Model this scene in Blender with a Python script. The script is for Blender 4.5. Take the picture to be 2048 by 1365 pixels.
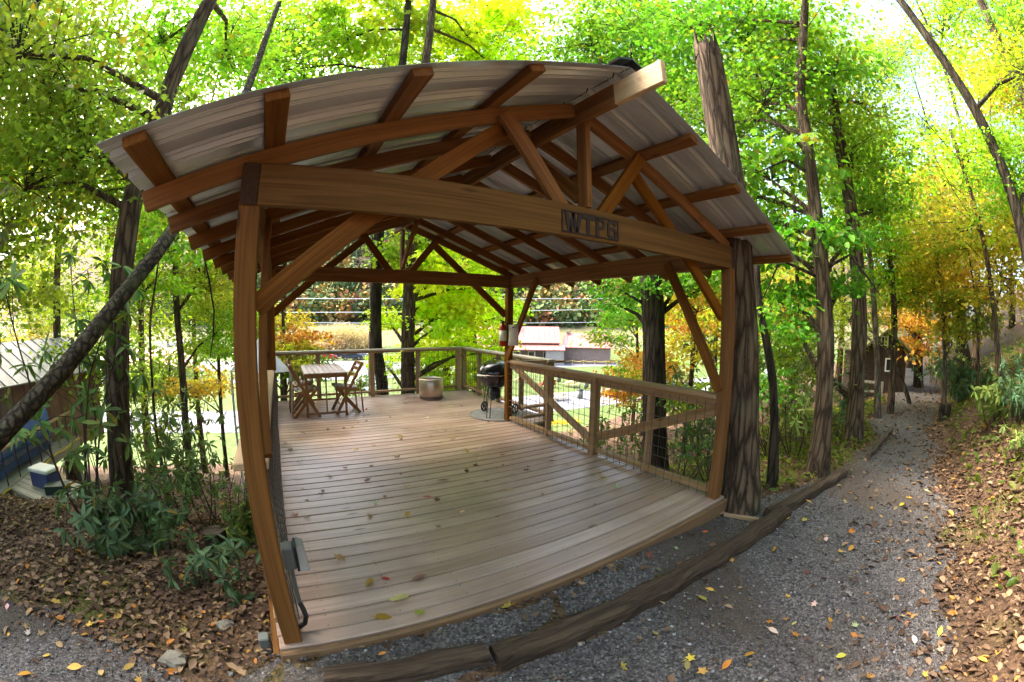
import bpy, math, random
import numpy as np
from mathutils import Vector, Matrix
R = math.radians
for o in list(bpy.data.objects): bpy.data.objects.remove(o)
scene = bpy.context.scene
COL = scene.collection

# ------------------------------------------------------------------ camera
CAM = np.array([0.2013, -1.7947, 1.5938])
YAW, PIT, ROL = 0.5496, -0.0539, 0.0097
A1, A3 = 1.1938, -0.0279            # lens: angle = A1*r + A3*r^3, r in thousands of photo pixels
def cam_axes():
    cy, sy, cp, sp = math.cos(YAW), math.sin(YAW), math.cos(PIT), math.sin(PIT)
    f = np.array([sy*cp, cy*cp, sp]); r = np.array([cy, -sy, 0.0]); u = np.cross(r, f)
    return r*math.cos(ROL)+u*math.sin(ROL), -r*math.sin(ROL)+u*math.cos(ROL), f
CR, CU, CF = cam_axes()
cd = bpy.data.cameras.new('camera'); cam = bpy.data.objects.new('camera', cd); COL.objects.link(cam)
cd.type = 'PANO'; cd.panorama_type = 'FISHEYE_LENS_POLYNOMIAL'; cd.sensor_width = 36.0; cd.sensor_height = 24.0
cd.fisheye_fov = R(200); K = 2048/36/1000
cd.fisheye_polynomial_k0 = 0; cd.fisheye_polynomial_k1 = -A1*K; cd.fisheye_polynomial_k2 = 0
cd.fisheye_polynomial_k3 = -A3*K**3; cd.fisheye_polynomial_k4 = 0
cd.clip_start = 0.05; cd.clip_end = 2000
m = Matrix(((CR[0], CU[0], -CF[0], CAM[0]), (CR[1], CU[1], -CF[1], CAM[1]), (CR[2], CU[2], -CF[2], CAM[2]), (0, 0, 0, 1)))
cam.matrix_world = m; scene.camera = cam

# ------------------------------------------------------------------ world, sun, exposure
SUN_AZ, SUN_EL = -35.0, 52.0        # compass-like: degrees from +Y towards +X
world = bpy.data.worlds.new('World'); scene.world = world; world.use_nodes = True
wn = world.node_tree.nodes; wl = world.node_tree.links
bg = wn['Background']; sky = wn.new('ShaderNodeTexSky'); sky.sky_type = 'NISHITA'; sky.sun_disc = False
sky.sun_elevation = R(SUN_EL); sky.sun_rotation = R(SUN_AZ); sky.air_density = 1.0; sky.dust_density = 6.0; sky.ozone_density = 1.0
wl.new(sky.outputs[0], bg.inputs[0]); bg.inputs[1].default_value = 0.15
sd = bpy.data.lights.new('sun', 'SUN'); sun = bpy.data.objects.new('sun', sd); COL.objects.link(sun)
sd.energy = 1.2; sd.angle = R(24); sd.color = (1.0, 0.95, 0.86)
sdir = Vector((math.sin(R(SUN_AZ))*math.cos(R(SUN_EL)), math.cos(R(SUN_AZ))*math.cos(R(SUN_EL)), math.sin(R(SUN_EL))))
sun.rotation_euler = sdir.to_track_quat('Z', 'Y').to_euler()
vs = scene.view_settings; vs.view_transform = 'Standard'; vs.look = 'None'; vs.exposure = 2.82; vs.gamma = 1.0; vs.use_curve_mapping = False
scene.render.engine = 'CYCLES'
cy = scene.cycles; cy.use_denoising = True; cy.max_bounces = 8; cy.diffuse_bounces = 6; cy.glossy_bounces = 3; cy.transmission_bounces = 4; cy.transparent_max_bounces = 6
cy.use_adaptive_sampling = True; cy.adaptive_threshold = 0.04; cy.sample_clamp_indirect = 8.0; cy.caustics_reflective = False; cy.caustics_refractive = False

# ------------------------------------------------------------------ helpers
rng = np.random.default_rng(7); random.seed(7)
def ray(u, v):
    dx, dy = (u-1024)/1000, (682.5-v)/1000; r = math.hypot(dx, dy)+1e-9; t = A1*r+A3*r**3
    return CF*math.cos(t)+math.sin(t)*(CR*dx/r+CU*dy/r)
def at(u, v, d):                     # point of the sightline at horizontal distance d from the camera
    q = ray(u, v); h = math.hypot(q[0], q[1]); return Vector(CAM+q*(d/h))
def azel(az, el, d):
    return Vector((CAM[0]+d*math.sin(R(az)), CAM[1]+d*math.cos(R(az)), CAM[2]+d*math.tan(R(el))))
def link(o, parent=None):
    COL.objects.link(o)
    if parent is not None: o.parent = parent
    return o
def tag(o, label=None, cat=None, group=None, kind=None):
    if label: o['label'] = label
    if cat: o['category'] = cat
    if group: o['group'] = group
    if kind: o['kind'] = kind
    return o
def empty(name, loc=(0, 0, 0), rz=0.0, label=None, cat=None, group=None):
    o = bpy.data.objects.new(name, None); o.empty_display_size = 0.2; o.location = loc; o.rotation_euler = (0, 0, rz)
    link(o); return tag(o, label, cat, group)
def np_mesh(name, V, F, mat=None, smooth=False, rnd=None):
    """V (n,3), F (m,k) all faces with k corners; rnd: per-face floats stored as attribute"""
    V = np.asarray(V, dtype=np.float32); F = np.asarray(F, dtype=np.int32); me = bpy.data.meshes.new(name)
    n, (mf, k) = len(V), F.shape
    me.vertices.add(n); me.vertices.foreach_set('co', V.ravel())
    me.loops.add(mf*k); me.loops.foreach_set('vertex_index', F.ravel())
    me.polygons.add(mf); me.polygons.foreach_set('loop_start', np.arange(0, mf*k, k, dtype=np.int32))
    if smooth: me.polygons.foreach_set('use_smooth', np.ones(mf, dtype=bool))
    if rnd is not None:
        a = me.attributes.new('rnd', 'FLOAT', 'FACE'); a.data.foreach_set('value', np.asarray(rnd, dtype=np.float32))
    me.update(calc_edges=True)
    if mat: me.materials.append(mat)
    return me
def pmesh(name, V, F, mat=None, smooth=False):
    me = bpy.data.meshes.new(name); me.from_pydata([tuple(v) for v in V], [], F); me.update()
    if smooth: me.polygons.foreach_set('use_smooth', [True]*len(me.polygons))
    if mat: me.materials.append(mat)
    return me
class MB:                            # collects shapes, builds ONE mesh
    def __init__(s): s.V = []; s.F = []
    def add(s, V, F):
        n = len(s.V); s.V += [tuple(v) for v in V]; s.F += [[i+n for i in f] for f in F]; return s
    def box(s, x0, x1, y0, y1, z0, z1):
        V = [(x, y, z) for x in (x0, x1) for y in (y0, y1) for z in (z0, z1)]
        return s.add(V, [(0, 1, 3, 2), (4, 6, 7, 5), (0, 4, 5, 1), (2, 3, 7, 6), (0, 2, 6, 4), (1, 5, 7, 3)])
    def bbox(s, x0, x1, y0, y1, z0, z1, b=0.004):
        V, F = bevel_box(x1-x0, y1-y0, z1-z0, b); c = ((x0+x1)/2, (y0+y1)/2, (z0+z1)/2)
        return s.add([(v[0]+c[0], v[1]+c[1], v[2]+c[2]) for v in V], F)
    def bar(s, p, q, w, h, b=0.0):
        p, q = Vector(p), Vector(q); d = q-p; V, F = bevel_box(d.length, w, h, b) if b else box_v(d.length, w, h)
        M = frame(d); c = (p+q)/2
        return s.add([M @ Vector(v)+c for v in V], F)
    def tube(s, pts, rad, n=8, cap=True):
        V, F = tube_v(pts, rad, n, cap); return s.add(V, F)
    def lathe(s, prof, n=24, c=(0, 0, 0)):
        V = []; F = []
        for r, z in prof:
            for i in range(n):
                a = 2*math.pi*i/n; V.append((c[0]+r*math.cos(a), c[1]+r*math.sin(a), c[2]+z))
        for j in range(len(prof)-1):
            for i in range(n):
                k = (i+1) % n; F.append((j*n+i, j*n+k, (j+1)*n+k, (j+1)*n+i))
        return s.add(V, F)
    def build(s, name, mat, parent=None, smooth=False):
        return link(bpy.data.objects.new(name, pmesh(name, s.V, s.F, mat, smooth)), parent)
def box_v(l, w, h):
    x, y, z = l/2, w/2, h/2
    V = [(a, b, c) for a in (-x, x) for b in (-y, y) for c in (-z, z)]
    return V, [(0, 1, 3, 2), (4, 6, 7, 5), (0, 4, 5, 1), (2, 3, 7, 6), (0, 2, 6, 4), (1, 5, 7, 3)]
def bevel_box(l, w, h, b):
    x, y, z = l/2, w/2, h/2; b = min(b, x*.5, y*.5, z*.5); V = []; idx = {}
    for sx in (-1, 1):
        for sy in (-1, 1):
            for sz in (-1, 1):
                for ax in range(3):
                    p = [sx*(x-b), sy*(y-b), sz*(z-b)]; p[ax] = (sx*x, sy*y, sz*z)[ax]
                    idx[(sx, sy, sz, ax)] = len(V); V.append(tuple(p))
    F = []; I = idx
    for s in (-1, 1):
        q = lambda pts, fl: F.append(pts[::-1] if fl else pts)
        q([I[(s, -1, -1, 0)], I[(s, 1, -1, 0)], I[(s, 1, 1, 0)], I[(s, -1, 1, 0)]], s < 0)
        q([I[(-1, s, -1, 1)], I[(-1, s, 1, 1)], I[(1, s, 1, 1)], I[(1, s, -1, 1)]], s < 0)
        q([I[(-1, -1, s, 2)], I[(1, -1, s, 2)], I[(1, 1, s, 2)], I[(-1, 1, s, 2)]], s < 0)
    for a in (-1, 1):
        for c in (-1, 1):
            F.append([I[(a, c, -1, 0)], I[(a, c, 1, 0)], I[(a, c, 1, 1)], I[(a, c, -1, 1)]][::(1 if a*c < 0 else -1)])
            F.append([I[(a, -1, c, 0)], I[(a, 1, c, 0)], I[(a, 1, c, 2)], I[(a, -1, c, 2)]][::(1 if a*c > 0 else -1)])
            F.append([I[(-1, a, c, 1)], I[(1, a, c, 1)], I[(1, a, c, 2)], I[(-1, a, c, 2)]][::(1 if a*c < 0 else -1)])
            for e in (-1, 1):
                F.append([I[(a, c, e, 0)], I[(a, c, e, 1)], I[(a, c, e, 2)]][::(1 if a*c*e > 0 else -1)])
    return V, F
def frame(d):                        # matrix whose X runs along d and Z stays as upright as possible
    x = Vector(d).normalized(); up = Vector((0, 0, 1))
    if abs(x.z) > 0.98: up = Vector((0, 1, 0))
    y = up.cross(x).normalized(); z = x.cross(y)
    return Matrix((x, y, z)).transposed()
def beam(name, p, q, w, h, mat, parent=None, b=0.003, mesh=None):
    """timber from p to q; w across, h upright; own object so that the grain follows its length"""
    p, q = Vector(p), Vector(q); d = q-p
    if mesh is None:
        V, F = bevel_box(d.length, w, h, b); mesh = pmesh(name, V, F, mat)
    o = bpy.data.objects.new(name, mesh); M = frame(d).to_4x4(); M.translation = (p+q)/2; link(o, parent)
    o.matrix_local = M if parent is None else parent.matrix_basis.inverted() @ M
    return o
def tube_v(pts, rad, n=8, cap=True):
    pts = [Vector(p) for p in pts]; V = []; F = []; m_ = len(pts)
    rads = rad if hasattr(rad, '__len__') else [rad]*m_
    y = None
    for j, p in enumerate(pts):
        t = (pts[min(j+1, m_-1)]-pts[max(j-1, 0)]).normalized()
        if y is None:
            y = t.orthogonal().normalized()
        else:
            y = (y-t*y.dot(t)).normalized()
        z = t.cross(y)
        for i in range(n):
            a = 2*math.pi*i/n; V.append(p+(y*math.cos(a)+z*math.sin(a))*rads[j])
    for j in range(m_-1):
        for i in range(n):
            k = (i+1) % n; F.append((j*n+i, j*n+k, (j+1)*n+k, (j+1)*n+i))
    if cap: F.append(list(range(n))[::-1]); F.append([(m_-1)*n+i for i in range(n)])
    return V, F
def copy_tree(o, parent=None):
    c = o.copy(); COL.objects.link(c); c.parent = parent
    for ch in list(o.children): copy_tree(ch, c)
    return c
def S(a, b, x):
    t = np.clip((x-a)/(b-a), 0, 1); return t*t*(3-2*t)

# ------------------------------------------------------------------ materials
def new_mat(name):
    mt = bpy.data.materials.new(name); mt.use_nodes = True; nt = mt.node_tree
    return mt, nt, nt.nodes['Principled BSDF']
def nd(nt, t, **kw):
    n = nt.nodes.new(t)
    for k, v in kw.items():
        if k in n.inputs: n.inputs[k].default_value = v
        else: setattr(n, k, v)
    return n
def ramp(nt, fac, stops):
    r = nt.nodes.new('ShaderNodeValToRGB'); e = r.color_ramp.elements
    while len(e) < len(stops): e.new(0.5)
    for i, (p, c) in enumerate(stops): e[i].position = p; e[i].color = (*c, 1) if len(c) == 3 else c
    nt.links.new(fac, r.inputs[0]); return r.outputs[0]
def mixc(nt, fac, a, b, mode='MIX'):
    n = nt.nodes.new('ShaderNodeMix'); n.data_type = 'RGBA'; n.blend_type = mode
    for sock, v in ((n.inputs[0], fac), (n.inputs[6], a), (n.inputs[7], b)):
        if hasattr(v, 'is_output'): nt.links.new(v, sock)
        elif isinstance(v, (int, float)): sock.default_value = v
        else: sock.default_value = (*v, 1)
    return n.outputs[2]
def mth(nt, op, a, b=0.5, c=0.0):
    n = nt.nodes.new('ShaderNodeMath'); n.operation = op
    for s_, v in zip(n.inputs, (a, b, c)):
        if hasattr(v, 'is_output'): nt.links.new(v, s_)
        else: s_.default_value = v
    return n.outputs[0]
def bump(nt, bs, height, strength=0.3, dist=0.01):
    b = nt.nodes.new('ShaderNodeBump'); b.inputs['Strength'].default_value = strength; b.inputs['Distance'].default_value = dist
    nt.links.new(height, b.inputs['Height']); nt.links.new(b.outputs[0], bs.inputs['Normal'])
def plain(name, c, rough=0.6, metal=0.0, var=0.15, scale=6.0, spec=0.5, bmp=0.0):
    mt, nt, bs = new_mat(name)
    tc = nd(nt, 'ShaderNodeTexCoord'); no = nd(nt, 'ShaderNodeTexNoise', Scale=scale, Detail=6.0); nt.links.new(tc.outputs['Object'], no.inputs['Vector'])
    lo = tuple(x*(1-var) for x in c); hi = tuple(min(1, x*(1+var)) for x in c)
    nt.links.new(ramp(nt, no.outputs[0], [(0.3, lo), (0.7, hi)]), bs.inputs['Base Color'])
    bs.inputs['Roughness'].default_value = rough; bs.inputs['Metallic'].default_value = metal; bs.inputs['Specular IOR Level'].default_value = spec
    if bmp: bump(nt, bs, no.outputs[0], bmp, 0.01)
    return mt
def wood(name, dark, light, knot=(0.05, 0.02, 0.01), rough=0.7, gscale=(0.9, 16, 16), stain=None, spec=0.3, bmp=(0.35, 0.004)):
    mt, nt, bs = new_mat(name); L = nt.links
    tc = nd(nt, 'ShaderNodeTexCoord'); oi = nd(nt, 'ShaderNodeObjectInfo')
    off = nd(nt, 'ShaderNodeVectorMath', operation='SCALE'); L.new(oi.outputs['Random'], off.inputs['Scale']); off.inputs[0].default_value = (17.3, 9.1, 5.7)
    add = nd(nt, 'ShaderNodeVectorMath', operation='ADD'); L.new(tc.outputs['Object'], add.inputs[0]); L.new(off.outputs[0], add.inputs[1])
    mp = nd(nt, 'ShaderNodeMapping'); mp.inputs['Scale'].default_value = gscale; L.new(add.outputs[0], mp.inputs['Vector'])
    n1 = nd(nt, 'ShaderNodeTexNoise', Scale=1.0, Detail=5.0, Roughness=0.6, Distortion=1.2); L.new(mp.outputs[0], n1.inputs['Vector'])
    mp2 = nd(nt, 'ShaderNodeMapping'); mp2.inputs['Scale'].default_value = (gscale[0]*2.5, gscale[1]*9, gscale[2]*9); L.new(add.outputs[0], mp2.inputs['Vector'])
    n2 = nd(nt, 'ShaderNodeTexNoise', Scale=1.0, Detail=3.0); L.new(mp2.outputs[0], n2.inputs['Vector'])
    g = mth(nt, 'ADD', mth(nt, 'MULTIPLY', n1.outputs[0], 0.7), mth(nt, 'MULTIPLY', n2.outputs[0], 0.35))
    c = ramp(nt, g, [(0.33, dark), (0.68, light)])
    # knots
    mp3 = nd(nt, 'ShaderNodeMapping'); mp3.inputs['Scale'].default_value = (1.9, 7.5, 7.5); L.new(add.outputs[0], mp3.inputs['Vector'])
    vo = nd(nt, 'ShaderNodeTexVoronoi', Scale=1.0); L.new(mp3.outputs[0], vo.inputs['Vector'])
    kn = nd(nt, 'ShaderNodeMapRange'); kn.inputs[1].default_value = 0.05; kn.inputs[2].default_value = 0.13; kn.inputs[3].default_value = 0.85; kn.inputs[4].default_value = 0.0; L.new(vo.outputs['Distance'], kn.inputs[0])
    sep = nd(nt, 'ShaderNodeSeparateColor'); L.new(vo.outputs['Color'], sep.inputs[0])
    kn2 = mth(nt, 'MULTIPLY', kn.outputs[0], mth(nt, 'GREATER_THAN', sep.outputs[0], 0.45))
    c = mixc(nt, kn2, c, knot)
    # board to board tone
    hv = nd(nt, 'ShaderNodeHueSaturation'); L.new(c, hv.inputs['Color'])
    L.new(mth(nt, 'MULTIPLY_ADD', oi.outputs['Random'], 0.34, 0.83), hv.inputs['Value'])
    L.new(mth(nt, 'MULTIPLY_ADD', oi.outputs['Random'], -0.2, 1.08), hv.inputs['Saturation'])
    c = hv.outputs[0]
    if stain:
        nw = nd(nt, 'ShaderNodeTexNoise', Scale=1.3, Detail=5.0); ge = nd(nt, 'ShaderNodeNewGeometry'); L.new(ge.outputs['Position'], nw.inputs['Vector'])
        f = nd(nt, 'ShaderNodeMapRange'); f.inputs[1].default_value = 0.47; f.inputs[2].default_value = 0.68; L.new(nw.outputs[0], f.inputs[0])
        c = mixc(nt, mth(nt, 'MULTIPLY', f.outputs[0], 0.6), c, stain)
    L.new(c, bs.inputs['Base Color']); bs.inputs['Roughness'].default_value = rough; bs.inputs['Specular IOR Level'].default_value = spec
    bump(nt, bs, g, *bmp)
    return mt
def leafmat(name, trans=0.45, turn=0.93):
    mt, nt, bs = new_mat(name); L = nt.links
    oi = nd(nt, 'ShaderNodeObjectInfo'); at_ = nd(nt, 'ShaderNodeAttribute', attribute_name='rnd')
    hv = nd(nt, 'ShaderNodeHueSaturation'); L.new(oi.outputs['Color'], hv.inputs['Color'])
    L.new(mth(nt, 'MULTIPLY_ADD', at_.outputs['Fac'], 0.07, 0.465), hv.inputs['Hue'])
    r2 = mth(nt, 'FRACT', mth(nt, 'MULTIPLY', at_.outputs['Fac'], 37.7))
    L.new(mth(nt, 'MULTIPLY_ADD', r2, 0.7, 0.65), hv.inputs['Value'])
    c = hv.outputs[0]
    r3 = mth(nt, 'FRACT', mth(nt, 'MULTIPLY', at_.outputs['Fac'], 91.3))
    c = mixc(nt, mth(nt, 'MULTIPLY', mth(nt, 'GREATER_THAN', r3, turn), 0.7), c, (0.42, 0.24, 0.02))
    L.new(c, bs.inputs['Base Color']); bs.inputs['Roughness'].default_value = 0.5; bs.inputs['Specular IOR Level'].default_value = 0.3
    tr = nd(nt, 'ShaderNodeBsdfTranslucent'); L.new(mixc(nt, 1.0, c, (1.12, 1.25, 0.6), 'MULTIPLY'), tr.inputs[0])
    mx = nd(nt, 'ShaderNodeMixShader'); mx.inputs[0].default_value = trans; L.new(bs.outputs[0], mx.inputs[1]); L.new(tr.outputs[0], mx.inputs[2])
    L.new(mx.outputs[0], nt.nodes['Material Output'].inputs[0]); return mt
def barkmat(name, dark, light, sc=1.0, zs=3.5, lichen=(0.17, 0.165, 0.11), la=0.35):
    mt, nt, bs = new_mat(name); L = nt.links
    tc = nd(nt, 'ShaderNodeTexCoord'); mp = nd(nt, 'ShaderNodeMapping'); mp.inputs['Scale'].default_value = (22*sc, 22*sc, zs*sc); L.new(tc.outputs['Object'], mp.inputs['Vector'])
    n1 = nd(nt, 'ShaderNodeTexNoise', Scale=1.0, Detail=7.0, Roughness=0.65, Distortion=0.6); L.new(mp.outputs[0], n1.inputs['Vector'])
    n2 = nd(nt, 'ShaderNodeTexNoise', Scale=2.2, Detail=5.0); L.new(tc.outputs['Object'], n2.inputs['Vector'])
    mpv = nd(nt, 'ShaderNodeMapping'); mpv.inputs['Scale'].default_value = (17*sc, 17*sc, zs*0.8*sc); L.new(tc.outputs['Object'], mpv.inputs['Vector'])
    mixv = nd(nt, 'ShaderNodeVectorMath', operation='MULTIPLY_ADD'); L.new(n1.outputs['Color'], mixv.inputs[0]); mixv.inputs[1].default_value = (0.9, 0.9, 0.9); L.new(mpv.outputs[0], mixv.inputs[2])
    vo = nd(nt, 'ShaderNodeTexVoronoi', Scale=1.0, feature='DISTANCE_TO_EDGE'); L.new(mixv.outputs[0], vo.inputs['Vector'])
    hgt_n = mth(nt, 'ADD', mth(nt, 'MULTIPLY', mth(nt, 'MINIMUM', vo.outputs['Distance'], 0.25), 2.2), mth(nt, 'MULTIPLY', n1.outputs[0], 0.5))
    c = ramp(nt, hgt_n, [(0.22, dark), (0.80, light)])
    f = nd(nt, 'ShaderNodeMapRange'); f.inputs[1].default_value = 0.52; f.inputs[2].default_value = 0.66; L.new(n2.outputs[0], f.inputs[0])
    c = mixc(nt, mth(nt, 'MULTIPLY', f.outputs[0], la), c, lichen)
    L.new(c, bs.inputs['Base Color']); bs.inputs['Roughness'].default_value = 0.9; bs.inputs['Specular IOR Level'].default_value = 0.2
    bump(nt, bs, hgt_n, 1.0, 0.03); return mt

M = {}
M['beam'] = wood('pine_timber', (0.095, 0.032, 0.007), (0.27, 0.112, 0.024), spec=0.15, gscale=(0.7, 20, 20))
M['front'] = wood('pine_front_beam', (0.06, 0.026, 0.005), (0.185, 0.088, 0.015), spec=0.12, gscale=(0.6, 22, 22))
M['post'] = wood('pine_post', (0.085, 0.034, 0.008), (0.225, 0.095, 0.021), spec=0.12, gscale=(0.7, 20, 20))
M['fascia'] = wood('fascia_timber', (0.12, 0.062, 0.028), (0.27, 0.16, 0.085), spec=0.15)
M['endgrain'] = plain('end_grain', (0.045, 0.022, 0.010), .9, 0, .4, 60)
M['fresh'] = wood('fresh_pine', (0.42, 0.27, 0.14), (0.62, 0.44, 0.26))
M['rail'] = wood('rail_timber', (0.22, 0.125, 0.055), (0.40, 0.25, 0.13))
M['cap'] = wood('rail_cap_timber', (0.34, 0.28, 0.21), (0.55, 0.47, 0.37), stain=(0.30, 0.29, 0.22))
M['deck'] = wood('deck_timber', (0.255, 0.160, 0.115), (0.475, 0.327, 0.258), rough=0.36, spec=0.5, stain=(0.215, 0.138, 0.10), gscale=(0.8, 18, 18))
M['tie'] = wood('old_sleeper', (0.016, 0.010, 0.007), (0.125, 0.085, 0.056), bmp=(1.0, 0.025), rough=0.9, gscale=(1.2, 22, 22), spec=0.15)
M['grey_timber'] = wood('grey_timber', (0.25, 0.22, 0.18), (0.44, 0.39, 0.33))
M['furn'] = wood('oiled_furniture_wood', (0.16, 0.07, 0.02), (0.32, 0.16, 0.06), rough=0.5)
M['furn_top'] = wood('weathered_table_wood', (0.20, 0.145, 0.11), (0.34, 0.265, 0.215), rough=0.45)
M['shed_wall'] = wood('dark_shed_boards', (0.03, 0.018, 0.012), (0.075, 0.045, 0.03))
M['cabin_wall'] = wood('brown_cabin_boards', (0.22, 0.12, 0.09), (0.36, 0.21, 0.165))
M['leaf'] = leafmat('tree_leaves', 0.55, 0.97)
M['rhodo'] = leafmat('rhododendron_leaves', 0.3, 0.985)
M['dry'] = leafmat('fallen_leaves', 0.15)
M['bark'] = barkmat('grey_brown_bark', (0.022, 0.014, 0.009), (0.14, 0.095, 0.060), 0.9, 3.0)
M['bark_dark'] = barkmat('dark_bark', (0.012, 0.009, 0.006), (0.065, 0.048, 0.033), 0.9, 2.6, la=0.12)
M['bark_pale'] = barkmat('pale_bark', (0.06, 0.045, 0.032), (0.20, 0.155, 0.115))
M['bark_moss'] = barkmat('mossy_bark', (0.02, 0.016, 0.011), (0.10, 0.08, 0.05), 1.0, 18, (0.12, 0.13, 0.05), 0.6)
M['twig'] = plain('twig_bark', (0.05, 0.035, 0.022), 0.9)
M['steel'] = plain('stainless_steel', (0.50, 0.41, 0.33), 0.34, 1.0, 0.06, 3)
M['wire'] = plain('galvanised_wire', (0.10, 0.085, 0.075), 0.5, 0.4, 0.1)
M['black'] = plain('black_enamel', (0.008, 0.008, 0.009), 0.12, 0.0, 0.2, 4)
M['black_metal'] = plain('black_metal', (0.02, 0.02, 0.02), 0.4, 0.3, 0.2, 8)
M['letter'] = plain('dark_brown_sign_steel', (0.014, 0.004, 0.003), 0.6, 0.0, 0.25, 20)
M['red'] = plain('red_enamel', (0.32, 0.012, 0.01), 0.35)
M['white'] = plain('white_plastic', (0.72, 0.72, 0.70), 0.5, 0.0, 0.05)
M['grey_plastic'] = plain('grey_plastic', (0.13, 0.14, 0.13), 0.5, 0.0, 0.1)
M['paper'] = plain('laminated_notice', (0.55, 0.53, 0.50), 0.35, 0.0, 0.05)
M['stone'] = plain('stone', (0.22, 0.19, 0.15), 0.9, 0.0, 0.35, 9, bmp=0.4)
def roofmat(name, c, rough, metal, dirt):
    mt, nt, bs = new_mat(name); L = nt.links; tc = nd(nt, 'ShaderNodeTexCoord')
    mp = nd(nt, 'ShaderNodeMapping'); mp.inputs['Scale'].default_value = (1.6, 2.5, 2.5); L.new(tc.outputs['Object'], mp.inputs['Vector'])
    n = nd(nt, 'ShaderNodeTexNoise', Scale=1.5, Detail=7.0); L.new(mp.outputs[0], n.inputs['Vector'])
    L.new(ramp(nt, n.outputs[0], [(0.35, dirt), (0.62, c)]), bs.inputs['Base Color'])
    L.new(mth(nt, 'MULTIPLY_ADD', n.outputs[0], -0.25, rough+0.12), bs.inputs['Roughness']); bs.inputs['Metallic'].default_value = metal
    return mt
M['galv'] = roofmat('galvalume_sheet', (0.54, 0.585, 0.65), 0.34, 0.35, (0.48, 0.515, 0.565))
M['redroof'] = roofmat('red_roof_sheet', (0.42, 0.16, 0.13), 0.4, 0.2, (0.34, 0.11, 0.09))
M['cabinroof'] = roofmat('grey_roof_sheet', (0.27, 0.27, 0.29), 0.45, 0.3, (0.20, 0.20, 0.21))
M['mossroof'] = plain('mossy_shingle', (0.20, 0.17, 0.08), 0.9, 0.0, 0.4, 5)
def clear(name, c, tr, rough=0.1):
    mt, nt, bs = new_mat(name); bs.inputs['Base Color'].default_value = (*c, 1); bs.inputs['Roughness'].default_value = rough
    bs.inputs['Transmission Weight'].default_value = tr; bs.inputs['IOR'].default_value = 1.45; return mt
M['clear'] = clear('clear_plastic', (0.85, 0.86, 0.86), 0.7, 0.25)
M['glass'] = plain('window_glass', (0.03, 0.035, 0.04), 0.06, 0.0, 0.1)
def groundmat(name, cols, sc, bstr, bdist, moss=None):
    mt, nt, bs = new_mat(name); L = nt.links; ge = nd(nt, 'ShaderNodeNewGeometry')
    vo = nd(nt, 'ShaderNodeTexVoronoi', Scale=sc); L.new(ge.outputs['Position'], vo.inputs['Vector'])
    sp = nd(nt, 'ShaderNodeSeparateColor'); L.new(vo.outputs['Color'], sp.inputs[0])
    n = nd(nt, 'ShaderNodeTexNoise', Scale=1.4, Detail=8.0); L.new(ge.outputs['Position'], n.inputs['Vector'])
    f = mth(nt, 'ADD', mth(nt, 'MULTIPLY', sp.outputs[0], 0.6), mth(nt, 'MULTIPLY', n.outputs[0], 0.4))
    c = ramp(nt, f, [(0.12+0.76*i/(len(cols)-1), q) for i, q in enumerate(cols)])
    if moss:
        n2 = nd(nt, 'ShaderNodeTexNoise', Scale=0.55, Detail=6.0); L.new(ge.outputs['Position'], n2.inputs['Vector'])
        mr = nd(nt, 'ShaderNodeMapRange'); mr.inputs[1].default_value = 0.54; mr.inputs[2].default_value = 0.64; L.new(n2.outputs[0], mr.inputs[0])
        c = mixc(nt, mth(nt, 'MULTIPLY', mr.outputs[0], 0.75), c, moss)
    L.new(c, bs.inputs['Base Color']); bs.inputs['Roughness'].default_value = 0.9; bs.inputs['Specular IOR Level'].default_value = 0.2
    bump(nt, bs, vo.outputs['Distance'], bstr, bdist); return mt
M['soil'] = groundmat('leafy_soil', [(0.035, 0.022, 0.014), (0.075, 0.043, 0.025), (0.12, 0.068, 0.038), (0.18, 0.11, 0.06)], 34, 0.8, 0.03, moss=(0.10, 0.10, 0.02))
M['gravel'] = groundmat('grey_gravel', [(0.031, 0.027, 0.025), (0.076, 0.066, 0.062), (0.12, 0.105, 0.098), (0.24, 0.21, 0.195)], 75, 0.8, 0.012, moss=(0.085, 0.062, 0.045))
M['lawn'] = groundmat('lawn_grass', [(0.05, 0.085, 0.018), (0.08, 0.115, 0.028), (0.11, 0.135, 0.04)], 3.0, 0.2, 0.05)
M['field'] = groundmat('dry_meadow', [(0.09, 0.095, 0.035), (0.13, 0.12, 0.055), (0.17, 0.145, 0.075)], 0.7, 0.3, 0.2)
M['road'] = groundmat('pale_concrete_road', [(0.14, 0.145, 0.155), (0.165, 0.17, 0.18), (0.20, 0.20, 0.21)], 5, 0.1, 0.01)

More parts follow.
